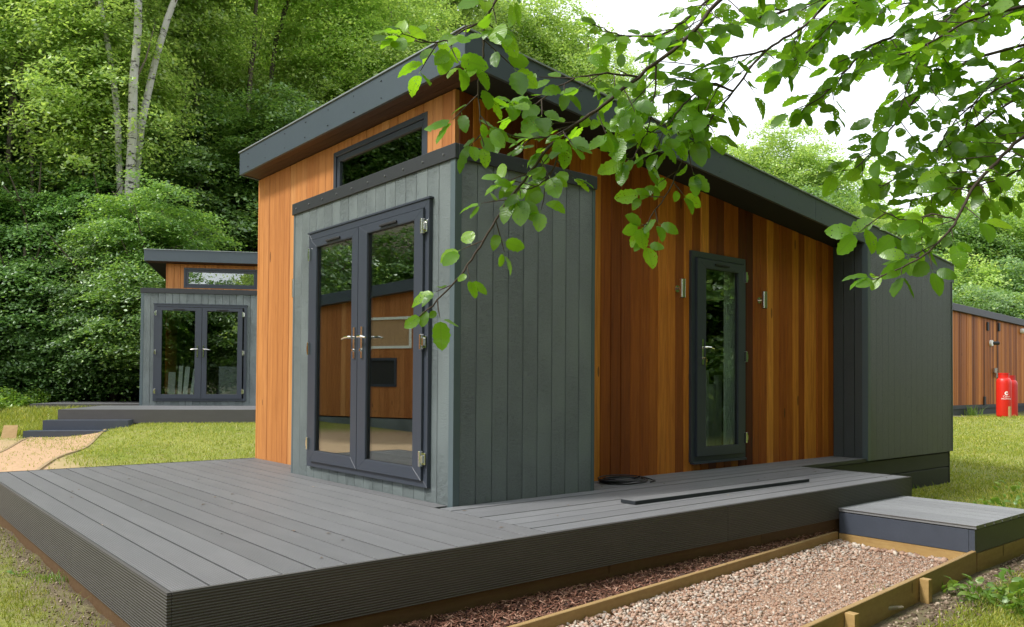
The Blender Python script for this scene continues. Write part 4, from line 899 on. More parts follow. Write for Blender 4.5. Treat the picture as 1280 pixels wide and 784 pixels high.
rt = random.Random(99)
def zone(px):
    for lim, s in ((60, 'at the far left edge'), (130, 'left of the white birch stems'), (230, 'around the white birch stems'), (330, 'above the distant cabin roof'), (460, 'above the left end of the near roof'),
                   (580, 'above the front roof edge'), (680, 'behind the roof corner'), (800, 'behind the hanging beech twigs'), (920, 'behind the middle of the sloping roof'), (1060, 'rising above the sloping roof'),
                   (1190, 'beyond the low end of the roof')):
        if px < lim: return s
    return 'above the far cedar cabin'
kw = {'bush': 'dark leafy shrub', 'broad': 'mid green tree', 'light': 'pale green feathery tree', 'airy': 'thin crowned pale tree'}
def plant_row(D, zo, pxs, kinds, sc, row, jz=.8, sz=1.0, jp=25):
    for px in pxs:
        k = kinds[rt.randrange(len(kinds))]; pj = px+rt.uniform(-jp, jp); d = EYE+ray(pj, 475)*D; g = gh(d[0], d[1])
        tree(pj, D+rt.uniform(-.8, .8), g+zo+rt.uniform(-jz, jz), k, sc*rt.uniform(.88, 1.15), f'{kw[k]} {row} {zone(pj)}', 'shrub' if k == 'bush' else 'tree', sz)
# left bank: dark shrubs low down, taller trees stepping up the slope
plant_row(20.4, 1.3, (-60, 15, 75), ('bush',), .62, 'lowest in the front row', .2)
plant_row(21.2, 2.6, (-70, 10, 85), ('bush', 'broad'), .88, 'in the front row', .4)
plant_row(22.0, 2.0, (135, 200), ('bush',), .75, 'in the front row', .3)
plant_row(21.2, 1.6, (130, 165, 205), ('bush',), .62, 'small and low', .3)
plant_row(22.3, 4.4, (-60, 40, 128), ('bush', 'broad'), .85, 'over the front shrubs', .5)
plant_row(21.4, 4.3, (138, 186), ('broad',), .55, 'small, crossing the birch feet', .2, jp=6)
plant_row(20.6, 2.6, (150, 196), ('broad',), .6, 'small, low', .2, jp=6)
plant_row(24.5, 1.6, (60, 160, 240, 310), ('bush',), .85, 'low in the second row', .4)
plant_row(25.5, 4.2, (30, 130, 230, 320), ('bush', 'broad'), .95, 'in the second row', .5)
plant_row(26.5, 7.0, (-30, 70, 250, 345), ('broad',), .85, 'in the third row', .8)
plant_row(28.5, 3.5, (80, 190, 280, 360, 440), ('broad', 'bush'), 1.0, 'low in the fourth row', .5)
plant_row(30, 7.0, (0, 100, 200, 300, 390, 480), ('light',), 1.0, 'in the fourth row', .8)
plant_row(32, 10.0, (50, 260, 350, 440, 540), ('light', 'airy'), .95, 'high in the fifth row', 1.0)
plant_row(35, 5.0, (140, 260, 360, 460, 560, 640), ('light',), 1.15, 'low in the sixth row', .8)
plant_row(37, 9.0, (0, 110, 210, 300, 400, 500, 590), ('light', 'airy'), 1.15, 'in the sixth row', 1.0)
plant_row(40, 13, (60, 170, 270, 370, 460, 540), ('airy', 'light'), 1.2, 'high in the seventh row', 1.0)
plant_row(46, 9, (20, 140, 260, 380, 500, 600, 690), ('light', 'broad'), 1.5, 'in the rear row', 1.0)
plant_row(52, 14, (0, 130, 260, 390, 500), ('light', 'broad'), 1.7, 'high in the rear row', 1.0)
# sparse tops behind the roof corner, lower wood to the right
def tops(lst, D, kinds, sc, row, sz=1.0):
    for px, ytop in lst:
        k = kinds[rt.randrange(len(kinds))]; s = sc*rt.uniform(.92, 1.08); half = {'light': 3.4, 'airy': 3.7, 'broad': 2.6, 'bush': 1.9}[k]*s*sz
        tree(px, D, .86+(475-ytop)/1005*D-half, k, s, f'{kw[k]} {row} {zone(px)}', 'tree', sz)
tops([(610, -60), (665, -40), (725, -10), (770, 30)], 44, ('airy',), 1.15, 'with sky showing through')
tops([(640, 40), (700, 80), (770, 110), (830, 120)], 47, ('airy', 'light'), 1.2, 'in the middle distance')
tops([(850, 150), (905, 165), (950, 150), (990, 135), (1035, 175), (1065, 225)], 50, ('light',), 1.3, 'tallest')
tops([(860, 215), (920, 225), (985, 215), (1045, 235), (1095, 248), (1140, 250)], 45, ('light', 'broad'), 1.2, 'lower')
tops([(1085, 225), (1150, 235), (1200, 205), (1250, 175), (1300, 150)], 54, ('light', 'airy'), 1.4, 'distant')
tops([(1120, 275), (1175, 258), (1230, 240), (1285, 225), (1340, 220)], 44, ('light', 'broad'), 1.25, 'full crowned')
tops([(1150, 320), (1205, 300), (1260, 305), (1320, 300)], 40, ('light', 'broad'), 1.1, 'dense')
tops([(1210, 350), (1260, 345), (1310, 340)], 37, ('broad', 'light'), .8, 'lowest')
byl = {}
for px_, t_ in TREES: byl.setdefault(t_['label'], []).append((px_, t_))
for lb, ts in byl.items():
    if len(ts) > 1:
        ts.sort(key=lambda q: q[0]); wd_ = ['left', 'right'] if len(ts) == 2 else ['leftmost', 'middle', 'rightmost'] if len(ts) == 3 else ['first', 'second', 'third', 'fourth', 'fifth', 'sixth'][:len(ts)]
        for (px_, t_), w_ in zip(ts, wd_): t_['label'] = w_+' '+lb
# the wood goes on round the clearing, out of the picture: it is what the panes mirror and what shuts out the low sky
def ring(bear, dist, zo, kind, sc, label, sz=1.0):
    d = np.array((math.cos(R(bear)), math.sin(R(bear)), 0)); p = EYE+d*dist; z = dist/ (d@_F) if False else 0
    g = gh(p[0], p[1]); t = thing('shrub' if kind == 'bush' else 'tree', label, 'shrub' if kind == 'bush' else 'tree', (p[0], p[1], g-.05), 0, 'trees round the clearing')
    c = link('crown', crowns[kind][int(bear) % len(crowns[kind])], t, (0, 0, zo)); c.scale = (sc, sc, sc*sz); c.rotation_euler[2] = rt.uniform(0, 6.28)
    key = 4 if zo < 5 else 8; tr = link('trunk', trunks[key], t); tr.scale = (1, 1, (zo+1.5*sc)/key)
for i, b_ in enumerate(range(90, 136, 6)):
    ring(b_+2, 25+(i % 2)*1.5, 3.0, 'broad', 1.15, 'mid green tree of the bank left of the picture, bearing step %s' % ('one two three four five six seven eight'.split()[i]))
    ring(b_, 29+(i % 3), 8.5, 'broad', 1.35, 'tall tree of the bank left of the picture, bearing step %s' % ('one two three four five six seven eight'.split()[i]))
    ring(b_+3, 34+(i % 2)*2, 12.5, 'light', 1.45, 'tallest pale tree of the bank left of the picture, bearing step %s' % ('one two three four five six seven eight'.split()[i]))
WORDS = 'one two three four five six seven eight nine ten eleven twelve thirteen fourteen fifteen sixteen seventeen eighteen nineteen twenty'.split()
for b_, lb_ in ((194, 'nearest the mirrored cabin'), (203, 'in the middle of three'), (213, 'nearest the camera side')):
    ring(b_, 21, 4.6, 'broad', 1.7, 'round crowned tree far behind the deck, '+lb_)
for i, b_ in enumerate(range(222, 352, 9)):
    dd_ = 13+(i % 3)*1.3
    ring(b_, dd_+3.5, 3.2, 'broad', 1.45, 'low spreading tree behind the camera mirrored in the panes, position %s' % WORDS[i])
    ring(b_+4, dd_+5.5, 8.0, 'light', 1.75, 'tall tree behind the camera mirrored in the panes, position %s' % WORDS[i])
# birches: three pale stems, plus thinner stems
def stem(px0, py0, px1, py1, D, r0, m, label, group='pale stems on the wooded bank', z0=None):
    a, b = EYE+ray(px0, py0)*D, EYE+ray(px1, py1)*(D+.2); g = gh(a[0], a[1])
    foot = a+(a-b)*((a[2]-g+.1)/(b[2]-a[2])) if a[2] > g else a; foot[0] = a[0]+(foot[0]-a[0])*.35; foot[1] = a[1]+(foot[1]-a[1])*.35; foot[2] = g-.1
    t = thing('birch_tree', label, 'birch', tuple(foot), 0, group); top = b+(b-a)*.8
    r_ = random.Random(int(px0*7+py0)); pts = [foot-foot, (foot*.5+a*.5)-foot, a-foot]+[(a*(1-k)+b*k)-foot+np.array((r_.uniform(-.07, .07), r_.uniform(-.07, .07), 0)) for k in (.25, .5, .75, 1)]+[top-foot]
    mb = MB(); mb.tube(pts, [r0*1.25, r0*1.1, r0, r0*.95, r0*.9, r0*.82, r0*.75, r0*.35], 10); mb.build('trunk', m, t, smooth=True)
    mb = MB()
    for j in range(3):
        k = r_.uniform(.5, 1.2); p = (a*(1-k)+b*k)-foot; an = r_.uniform(0, 6.28); mb.tube([p, p+np.array((math.cos(an)*.35, math.sin(an)*.35, .7)), p+np.array((math.cos(an)*.6, math.sin(an)*.6, 1.7))], [r0*.3, r0*.2, r0*.07], 6)
    mb.build('limb', bark, t)
    c = link('crown', crowns['light'][0], t, tuple((top-foot)+np.array((0, 0, .5)))); c.scale = (.9, .9, .9)
stem(147, 150, 125, -20, 22.7, .085, birch_bark, 'slim white birch stem, leftmost of the three pale stems')
stem(162, 235, 172, -20, 22.3, .13, birch_bark, 'thickest white birch stem with dark knots, middle of three')
stem(176, 160, 222, -20, 22.8, .105, birch_bark, 'white birch stem leaning right, rightmost of the three')
stem(146, 232, 138, 150, 24.2, .11, bark, 'dark forked trunk below the leftmost birch stem', 'dark stems on the wooded bank')
stem(15, 130, 34, -10, 24.5, .08, bark, 'thin dark stem near the top left corner', 'dark stems on the wooded bank')
stem(88, 100, 95, -10, 27, .07, bark, 'thin brown stem between the corner and the birches', 'dark stems on the wooded bank')
stem(308, 160, 318, 20, 29, .10, bark, 'grey brown trunk above the left end of the near roof', 'dark stems on the wooded bank')
stem(268, 90, 284, -10, 30, .09, bark, 'thin trunk right of the birches high on the bank', 'dark stems on the wooded bank')
stem(345, 50, 370, -20, 31, .09, bark, 'leaning thin trunk above the front roof edge', 'dark stems on the wooded bank')

for q in ((232, 110, 244, -10, 28, .06, 'thin grey stem just right of the white birches'), (40, 240, 28, 100, 23.5, .06, 'thin stem rising from the shrubs at far left'), (430, 90, 418, -20, 33, .08, 'slim stem above the middle of the front roof edge'),
          (395, 130, 412, 0, 32, .07, 'slim leaning stem above the front roof edge'), (492, 60, 480, -30, 34, .08, 'slim stem left of the highest roof corner'), (200, 230, 205, 110, 27, .08, 'brown stem right of the birches at mid height'),
          (250, 190, 246, 90, 28, .07, 'brown stem above the distant cabin roof'), (548, 20, 560, -40, 36, .09, 'dark stem beside the highest roof corner'), (70, 200, 78, 60, 25, .055, 'very thin stem left of the birches'), (110, 330, 118, 220, 23, .06, 'short dark stem below the birches')):
    stem(*q[:6], bark, q[6], 'dark stems on the wooded bank')
# undergrowth on the bank and at its foot
k = 60000; px = rng.uniform(-90, 700, k); D = 17.2+rng.random(k)**1.3*24; 
dirs = np.array([ray(a, 475) for a in np.linspace(-90, 700, 200)]); dd = dirs[np.clip(((px+90)/790*199).astype(int), 0, 199)]; dd = dd+rng.normal(0, .004, (k, 3))
P = EYE[None]+dd*D[:, None]
loc = P[:, :2]-np.array((1.68, 13.58)); lx = loc@np.array((.5, .866)); ly = loc@np.array((.866, -.5))
keepm = ~((lx > -3.6) & (lx < 8.6) & (ly > -2.9) & (ly < 6)) & (lx > -1.2-.4*rng.random(k)); P = P[keepm]; k = len(P)
hgt = .15+.5*np.clip(np.sin(P[:, 0]*1.7)+np.sin(P[:, 1]*2.1+1)*.8+.6, 0, 2)*.5
P[:, 2] = ground_h(P[:, 0], P[:, 1])+rng.random(k)**.7*hgt; Nn = rng.normal(0, .5, (k, 3)); Nn[:, 2] = 1
V, F = leaf_cards(P, Nn, rng.uniform(.07, .17, k)); tag(link('undergrowth', fast_mesh('undergrowth', V, F, leaf_mid)), 'low green brambles and ivy covering the foot of the wooded bank', 'undergrowth', kind='stuff')

k = 34000; px = rng.uniform(-70, 182, k); D = rng.uniform(16.2, 20.2, k); dd = np.array([ray(a, 475) for a in np.linspace(-70, 182, 60)])[((px+70)/252*59.9).astype(int)]
P = EYE[None]+dd*D[:, None]; loc = P[:, :2]-np.array((1.68, 13.58)); lx = loc@np.array((.5, .866)); ly = loc@np.array((.866, -.5)); P = P[~((lx > -3.4) & (ly > -2.75)) | ((lx > 3.8) & (ly < -.5))]; k = len(P)
hh = (.12+.5*np.clip((np.hypot(P[:, 0]-EYE[0], P[:, 1]-EYE[1])-16)/3.5, 0, 1))*(.6+.4*np.sin(P[:, 0]*4)*np.sin(P[:, 1]*3.3)); P[:, 2] = ground_h(P[:, 0], P[:, 1])+rng.random(k)**.6*hh; Nn = rng.normal(0, .45, (k, 3)); Nn[:, 2] = 1
V, F = leaf_cards(P, Nn, rng.uniform(.05, .12, k)); tag(link('undergrowth', fast_mesh('undergrowth', V, F, weed_m)), 'bright green brambles and nettles between the lawn and dark shrubs', 'undergrowth', kind='stuff')
# grass
def blades(P, h, wd):
    k = len(P); a = rng.random(k)*2*np.pi; s = np.stack([np.cos(a), np.sin(a), np.zeros(k)], 1)*wd[:, None]
    lean = rng.normal(0, .45, (k, 2)); t = np.stack([lean[:, 0], lean[:, 1], np.ones(k)], 1)*h[:, None]
    m_ = t*np.array((.35, .35, .55))
    V = np.stack([P-s, P+s, P+m_+s*.8, P+m_-s*.8, P+t], 1); F = np.array([[0, 1, 2], [0, 2, 3], [3, 2, 4]])[None]+(np.arange(k)*5)[:, None, None]
    return V.reshape(-1, 3), F.reshape(-1, 3)
def grass(nm_label, P, h, wd):
    P[:, 2] = ground_h(P[:, 0], P[:, 1])-.004; V, F = blades(P, h, wd); tag(link('grass', fast_mesh('grass', V, F, grass_m)), nm_label, 'grass', kind='stuff')
def xy(k, f):
    P = f(k); return np.stack([P[0], P[1], np.zeros(len(P[0]))], 1)
# right lawn: near part, beyond the step and the rear bay
k = 210000; D = 2.7*np.exp(rng.random(k)*np.log(24/2.7)); px = np.where(rng.random(k) < .7, rng.uniform(980, 1330, k), rng.uniform(1330, 1900, k)); dr = np.array([ray(a, 475) for a in np.linspace(980, 1900, 300)])[((px-980)/920*299.9).astype(int)]
P = EYE[None]+(dr+rng.normal(0, .003, (k, 3)))*D[:, None]
ok_ = ~((P[:, 0] < 4.35) & (P[:, 1] > -2.23)) & ~((P[:, 0] < 8.3) & (P[:, 1] > -.02)) & ~((P[:, 0] > 18.5) & (P[:, 1] > 5.4)) & ((P[:, 1] < ER(P[:, 0])-.20-.12*rng.random(k)) | (P[:, 0] > 4.5))
pn_ = np.sin(P[:, 0]*3.1)*np.sin(P[:, 1]*2.7+1)+.5*np.sin(P[:, 0]*9)*np.sin(P[:, 1]*8); ok_ &= rng.random(k) < .72+.3*pn_
P = P[ok_]; D = D[ok_]; k = len(P); tall = 1+.9*(rng.random(k) < .03)
grass('short mown lawn grass right of the cabin and step', P, rng.uniform(.014, .034, k)*tall*(1+D*.02), .0012+.00042*D)
# left lawn behind the deck
k = 80000; x = rng.uniform(-2.5, 7.5, k); y = rng.uniform(4.3, 14.5, k); P = np.stack([x, y, x*0], 1); loc = P[:, :2]-np.array((1.68, 13.58)); lx = loc@np.array((.5, .866)); ly = loc@np.array((.866, -.5))
bare = (x < -.75-.25*np.sin(y*2)) & (rng.random(k) < .85)
ok_ = ~((lx > -2.5) & (ly > -.9)) & ~bare & ~((x > .25) & (y < 4.1)) & (lx < -.2); P = P[ok_]; k = len(P)
grass('bright lawn grass between the near deck and the distant cabin', P, rng.uniform(.02, .05, k), np.full(k, .005))
k = 26000; px = rng.uniform(-30, 180, k); D = rng.uniform(14.2, 19, k); dr = np.array([ray(a, 475) for a in np.linspace(-30, 180, 60)])[((px+30)/210*59.9).astype(int)]; P = EYE[None]+dr*D[:, None]
loc = P[:, :2]-np.array((1.68, 13.58)); lx = loc@np.array((.5, .866)); ly = loc@np.array((.866, -.5)); ok_ = ~((lx > -2.5) & (ly > -.8)) & ~((lx < -2.5) & (ly > -1.2)) & ~((lx > .98) & (ly > -2.6)); P = P[ok_]; k = len(P)
grass('longer rough grass left of the distant steps', P, rng.uniform(.06, .22, k), np.full(k, .008))
# strip along the left of the deck
k = 60000; y = rng.uniform(-1.2, 5.5, k); x = -2.27-rng.random(k)**1.2*1.9; dens = np.clip((-2.33-x)*6, .10, 1)*(.62+.38*np.sin(x*7+1)*np.sin(y*4)); ok_ = rng.random(k) < dens*.9+.07; P = np.stack([x, y, x*0], 1)[ok_]; k = len(P)
grass('patchy short grass on the bare soil left of the deck', P, rng.uniform(.015, .045, k), np.full(k, .0022))
# tufts
def tuft(p, n_, h, label, spread=.05, wd=.003):
    P = np.array(p)[None]+rng.normal(0, spread, (n_, 3)); P[:, 2] = ground_h(P[:, 0], P[:, 1])-.005; V, F = blades(P, rng.uniform(.5, 1, n_)*h, np.full(n_, wd)); tag(link('grass_tuft', fast_mesh('grass_tuft', V, F, weed_m)), label, 'grass tuft', 'grass tufts', 'stuff')
tuft(at(1098, 742, 2, -.48), 40, .10, 'small grass tuft by the gravel edging near the stick'); tuft(at(1215, 519, 2, -.1), 60, .42, 'tall grass tuft at the foot of the far cedar wall', .12, .008)
tuft(at(133, 735, 2, -.42), 50, .07, 'small green tuft beside the lower left deck edge'); tuft(at(60, 748, 2, -.42), 60, .06, 'low green tuft in the lower left corner', .06); tuft(at(80, 690, 2, -.42), 40, .07, 'small tuft halfway along the left deck edge', .05)
tuft(at(1140, 612, 2, -.46), 50, .09, 'grass tuft between dark skirt and far end of deck', .08)

# ---- leaves as single pieces
def leaf_shape(name, m, seed, wid=.62, curl=.12, n_=10, wave=.04):
    r_ = random.Random(seed); vs = []; uv = []; xs = [i/(n_) for i in range(n_+1)]
    def wf(x): return wid*.5*(max(0, math.sin(math.pi*x**.9))**.58)
    mid = []; L_ = []; R_ = []
    for i, x in enumerate(xs):
        zc = -curl*(x-.4)**2*1.6; w_ = wf(x)*(1+(wave*(1 if i % 2 else -1))) if 0 < i < n_ else 0
        mid.append(len(vs)); vs.append((x, 0, zc)); uv.append((x, .5))
        if 0 < i < n_:
            f1, f2 = r_.uniform(.06, .2), r_.uniform(.06, .2)
            L_.append(len(vs)); vs.append((x-.02, w_, zc+w_*f1+r_.uniform(-.012, .02))); uv.append((x, .5+w_*.8))
            R_.append(len(vs)); vs.append((x-.02, -w_*r_.uniform(.92, 1.05), zc+w_*f2+r_.uniform(-.012, .02))); uv.append((x, .5-w_*.8))
    fs = [(mid[0], mid[1], L_[0]), (mid[0], R_[0], mid[1])]
    for i in range(n_-2): fs += [(mid[i+1], mid[i+2], L_[i+1], L_[i]), (mid[i+1], R_[i], R_[i+1], mid[i+2])]
    fs += [(mid[-2], mid[-1], L_[-1]), (mid[-2], R_[-1], mid[-1])]
    b = len(vs); vs += [(-.16, -.008, -.02), (-.16, .008, -.02), (0, .008, 0), (0, -.008, 0)]; uv += [(0, .5)]*4; fs.append((b, b+1, b+2, b+3))
    me = bpy.data.meshes.new(name); me.from_pydata(vs, [], fs); me.materials.append(m); l = me.uv_layers.new(name='UVMap')
    for lp in me.loops: l.data[lp.index].uv = uv[lp.vertex_index]
    me.shade_smooth(); return me
near_leaves = [leaf_shape('leaf', leaf_near, s, wid=wd, curl=cu, wave=wv) for s, wd, cu, wv in ((1, .66, .10, .05), (2, .60, .22, .07), (3, .70, .05, .06), (4, .56, .3, .04), (5, .64, -.1, .07))]

bt = EYE+_R*5.4+_F*1.0; bt = np.array((bt[0], bt[1], -.6))
beech = thing('beech_tree', 'overhanging beech with bright oval leaves on thin drooping twigs at top right', 'tree', tuple(bt))
topz = np.array((bt[0], bt[1], 5.2))

mb = MB(); mb.tube([(0, 0, 0), (.05, .02, 2), (0, .1, 4), (-.1, .2, 7)], [.26, .21, .17, .10], 14); mb.build('trunk', bark, beech, smooth=True)
for i_, (dx_, z_, s_) in enumerate(((-1.2, 5.6, .8), (-2.9, 6.2, .75), (.6, 5.4, .9))):  # unseen crowns added overhead to shade the upper right leaves
    c_ = link('crown', crowns['broad'][i_ % 2], beech, tuple(_R*dx_+_F*(.3*i_)+np.array((0, 0, z_)))); c_.scale = (s_, s_, s_*.6)
for i_, (x_, y_, z_, s_) in enumerate(((1.2, -5.4, 5.6, .9), (4.2, -5.4, 5.8, .95), (6.9, -5.6, 5.4, .9), (-1.6, -7.4, 5.9, .9), (2.4, -8.2, 6.4, 1.1), (6.2, -8.6, 6.0, 1.1))):  # more unseen crowns, added to keep sky light off the side wall
    c_ = link('crown', crowns['broad'][i_ % 3], beech, (x_-bt[0], y_-bt[1], z_-bt[2])); c_.scale = (s_, s_, s_*.6); c_.rotation_euler[2] = i_*1.3
BR = [  # pixel, pixel, distance of points along each visible bough; leaf spacing factor
 ([(1010, -90, 2.3), (905, -5, 2.1), (862, 45, 2.0), (799, 96, 1.95), (746, 138, 1.9), (700, 170, 1.88), (655, 225, 1.85), (620, 275, 1.83), (590, 325, 1.82), (560, 362, 1.8), (524, 396, 1.8)], .0085, 1.0),
 ([(1080, -60, 2.3), (1037, 0, 2.2), (1003, 34, 2.15), (957, 64, 2.1), (916, 115, 2.05), (884, 156, 2.0), (856, 197, 2.0), (832, 245, 1.98), (800, 292, 1.97)], .006, .9),
 ([(1400, 90, 2.2), (1300, 155, 2.1), (1246, 202, 2.0), (1214, 239, 1.95), (1196, 275, 1.93), (1173, 303, 1.92), (1145, 326, 1.9), (1090, 350, 1.9)], .008, 1.0),
 ([(650, -60, 1.75), (622, -5, 1.7), (606, 28, 1.68), (604, 70, 1.68), (598, 110, 1.68), (600, 150, 1.68), (604, 185, 1.68)], .0045, .9),
 ([(606, 28, 1.68), (583, 36, 1.68), (560, 50, 1.67), (525, 53, 1.66), (505, 45, 1.66)], .003, .8),
 ([(1330, -40, 2.6), (1200, 20, 2.5), (1130, 40, 2.45), (1085, 60, 2.4), (1060, 85, 2.4), (1040, 110, 2.4), (1005, 135, 2.4)], .008, .62),
 ([(1350, 40, 2.4), (1230, 70, 2.3), (1170, 100, 2.3), (1130, 140, 2.3), (1095, 185, 2.3), (1065, 215, 2.3)], .007, .66),
 ([(1400, 90, 2.8), (1280, 120, 2.6), (1210, 165, 2.6), (1150, 205, 2.6), (1100, 235, 2.6)], .007, .62),
 ([(1200, -60, 2.6), (1080, -15, 2.5), (1000, 8, 2.4), (940, 25, 2.4), (890, 35, 2.3)], .007, .7),
 ([(960, -60, 2.2), (880, 5, 2.1), (835, 40, 2.05), (785, 45, 2.0), (745, 32, 2.0)], .005, .8),
 ([(820, 80, 1.97), (818, 120, 1.97), (810, 160, 1.97), (790, 200, 1.97)], .0035, .8),
 ([(799, 96, 1.95), (750, 92, 1.9), (705, 105, 1.85), (665, 132, 1.82), (640, 128, 1.8)], .0035, .8),
 ([(725, 152, 1.9), (690, 170, 1.86), (650, 172, 1.84), (618, 160, 1.8)], .0035, .8),
 ([(1420, -30, 2.2), (1290, 5, 2.1), (1215, 25, 2.05), (1160, 55, 2.0), (1120, 70, 2.0)], .008, .62),
 ([(1420, 110, 2.4), (1300, 95, 2.35), (1240, 115, 2.3), (1195, 150, 2.3), (1170, 190, 2.3)], .006, .7),
 ([(957, 64, 2.1), (905, 75, 2.1), (860, 95, 2.1), (835, 130, 2.05), (850, 170, 2.0)], .004, .75),
 ([(1196, 275, 1.93), (1165, 268, 1.95), (1130, 275, 2.0), (1100, 262, 2.0)], .003, .7),
 ([(916, 115, 2.05), (890, 105, 2.0), (855, 130, 2.0), (825, 165, 2.0), (790, 160, 2.0)], .004, .75),
 ([(1420, -70, 2.3), (1290, -40, 2.3), (1220, -5, 2.25), (1180, 30, 2.2), (1140, 95, 2.2), (1125, 140, 2.2)], .006, .6),
 ([(1420, 30, 2.6), (1310, 60, 2.6), (1250, 95, 2.55), (1215, 135, 2.5), (1200, 180, 2.5), (1165, 225, 2.5)], .006, .6),
 ([(1400, -40, 2.9), (1240, -15, 2.8), (1130, 5, 2.8), (1060, 25, 2.75), (1000, 60, 2.7)], .006, .6),
 ([(1400, 120, 2.5), (1310, 190, 2.4), (1270, 215, 2.35), (1235, 228, 2.3), (1180, 240, 2.3), (1140, 250, 2.3)], .005, .7),
 ([(1150, -70, 2.4), (1110, -20, 2.35), (1060, 10, 2.3), (1015, 60, 2.3), (985, 80, 2.3)], .005, .6),
 ([(1420, 160, 3.0), (1320, 150, 3.0), (1260, 170, 3.0), (1215, 190, 3.0)], .006, .6),
 ([(700, 170, 1.88), (690, 215, 1.88), (665, 235, 1.87), (640, 232, 1.86)], .003, .8),
]
leafs = []; rb = random.Random(2024); UPV = np.array((0, 0, 1.0))
def unit(v): return v/(np.linalg.norm(v)+1e-9)
def add_leaf(p, d, nrm, ln):
    nrm = unit(nrm-d*(nrm@d)); leafs.append((p, d, nrm, ln))
def rv(s): return np.array([rb.gauss(0, s) for _ in range(3)])
for bi, (path, r0, spc) in enumerate(BR):
    P = [at_depth(*q) for q in path]; pts = []
    for i in range(len(P)-1):                       # Catmull-Rom
        p0, p1, p2, p3 = P[max(i-1, 0)], P[i], P[i+1], P[min(i+2, len(P)-1)]
        for s in range(6):
            t = s/6; pts.append(.5*((2*p1)+(-p0+p2)*t+(2*p0-5*p1+4*p2-p3)*t*t+(-p0+3*p1-3*p2+p3)*t**3)+rv(.0012))
    pts.append(P[-1]); n_ = len(pts); mb = MB()
    mb.tube([p-bt for p in pts], [r0*.62*(1-.82*i/(n_-1))+.0006 for i in range(n_)], 7)
    if path[0][1] < -30 or path[0][0] > 1300:      # limb from the trunk, outside the picture
        s = pts[0]; out = unit(pts[0]-pts[2]); hub = topz+np.array((rb.uniform(-.3, .3), rb.uniform(-.3, .3), rb.uniform(-.4, 1.0))); L0 = np.linalg.norm(hub-s); q = []
        for k_ in range(11):                        # curls up into the canopy and on to the trunk
            t = k_/10; h_ = (1-t)**3*s+3*(1-t)**2*t*(s+(out*.55+UPV*.5)*L0*.32)+3*(1-t)*t*t*(hub+np.array((-1.1, -.5, 1.0)))+t**3*hub
            q.append(h_+(rv(.035) if 0 < k_ < 10 else 0)-bt)
        mb.tube(q, [r0*.62+(.045-r0*.62)*(k_/10)**1.6 for k_ in range(11)], 8)
    tw = MB(); br = mb.build('branch', twig_m, beech, smooth=True)
    acc = 0; side = 1; nextd = .02
    for i in range(1, n_):
        seg = np.linalg.norm(pts[i]-pts[i-1]); acc += seg; t_ = i/(n_-1)
        if pts[i][2] > 4.2 or acc < nextd: continue
        nextd = acc+rb.uniform(.020, .038)*spc*(1.12+2.2*max(0, t_-.6) if bi == 0 else 1.35 if bi in (3, 11, 12) else 1.08); side = -side; tan = unit(pts[i]-pts[i-1])
        hi = min(1, max(0, (pts[i][2]-1.3)/.6)); nrm = unit(UPV*(.55+.45*hi)-_F*(.62-.42*hi)+rv(.26)); lat = unit(np.cross(nrm, tan)); L = rb.uniform(.03, .125)*(1.05-.55*t_)*(1.3 if spc < .8 else 1)
        d = unit(tan*.62+lat*side*.78-UPV*.12+rv(.12)); q = pts[i]; tp = [q]; k = max(2, int(L/.024)); s2 = 1
        for j in range(k):
            q = q+d*(L/k); tp.append(q.copy()); s2 = -s2; ld = unit(d*.55+np.cross(nrm, d)*s2*.85-UPV*.2+rv(.15))
            ln = rb.uniform(.034, .062)*(1 if spc > .75 else 1.22)*(.78 if bi == 0 and t_ > .75 else 1)*(.85 if j == 0 else 1); add_leaf(q+ld*.009, ld, nrm+rv(.42), ln); d = unit(d-UPV*.05+rv(.06))
        add_leaf(q+d*.008, unit(d+rv(.1)-UPV*.1), nrm+rv(.3), rb.uniform(.045, .068)); tw.tube([p-bt for p in tp], [.0014]*(len(tp)-1)+[.0006], 5)
    d = unit(pts[-1]-pts[-4]); add_leaf(pts[-1], d, UPV*.5-_F*.7+rv(.3), .042); add_leaf(pts[-1]-d*.02, unit(d+np.cross(d, _F)*.7), UPV*.5-_F*.7+rv(.3), .038)
    if tw.v: tag(tw.build('twig', twig_m, br), kind='stuff')
def in_view(p):
    d = p-EYE; z = d@_F; u = 629+FOC*(d@_R)/z; v = 457-FOC*(d@_U)/z; return z > 0 and -10 < u < 1290 and -10 < v < 790
vis = sorted([(-(l[3]/np.linalg.norm(l[0]-EYE)), i) for i, l in enumerate(leafs) if in_view(l[0])]); first = set(i for _, i in vis[:298])
VV, FF3, UU = [], [], []; off = 0
base = []
for me in near_leaves:
    v = np.array([x.co[:] for x in me.vertices]); me.calc_loop_triangles(); f = np.array([t.vertices[:] for t in me.loop_triangles]); uvl = me.uv_layers[0].data; u = np.array([[uvl[i].uv[:] for i in t.loops] for t in me.loop_triangles]); base.append((v, f, u))
for i, (p, d, nrm, ln) in enumerate(leafs):
    y = np.cross(nrm, d); k = rb.randrange(len(near_leaves))
    if i in first:
        o = link('leaf', near_leaves[k], beech); M = Matrix(((d[0], y[0], nrm[0], 0), (d[1], y[1], nrm[1], 0), (d[2], y[2], nrm[2], 0), (0, 0, 0, 1)))
        q = p-bt; o.matrix_basis = Matrix.Translation(Vector(q.tolist())) @ M @ Matrix.Scale(ln, 4)
    else:
        v, f, u = base[k]; W = (v[:, :1]*d+v[:, 1:2]*y+v[:, 2:]*nrm)*ln+(p-bt); VV.append(W); FF3.append(f+off); UU.append(u); off += len(v)
me = fast_mesh('foliage', np.concatenate(VV), np.concatenate(FF3), leaf_near, np.concatenate(UU).reshape(-1, 2)); me.shade_smooth(); tag(link('foliage', me, beech), kind='stuff')
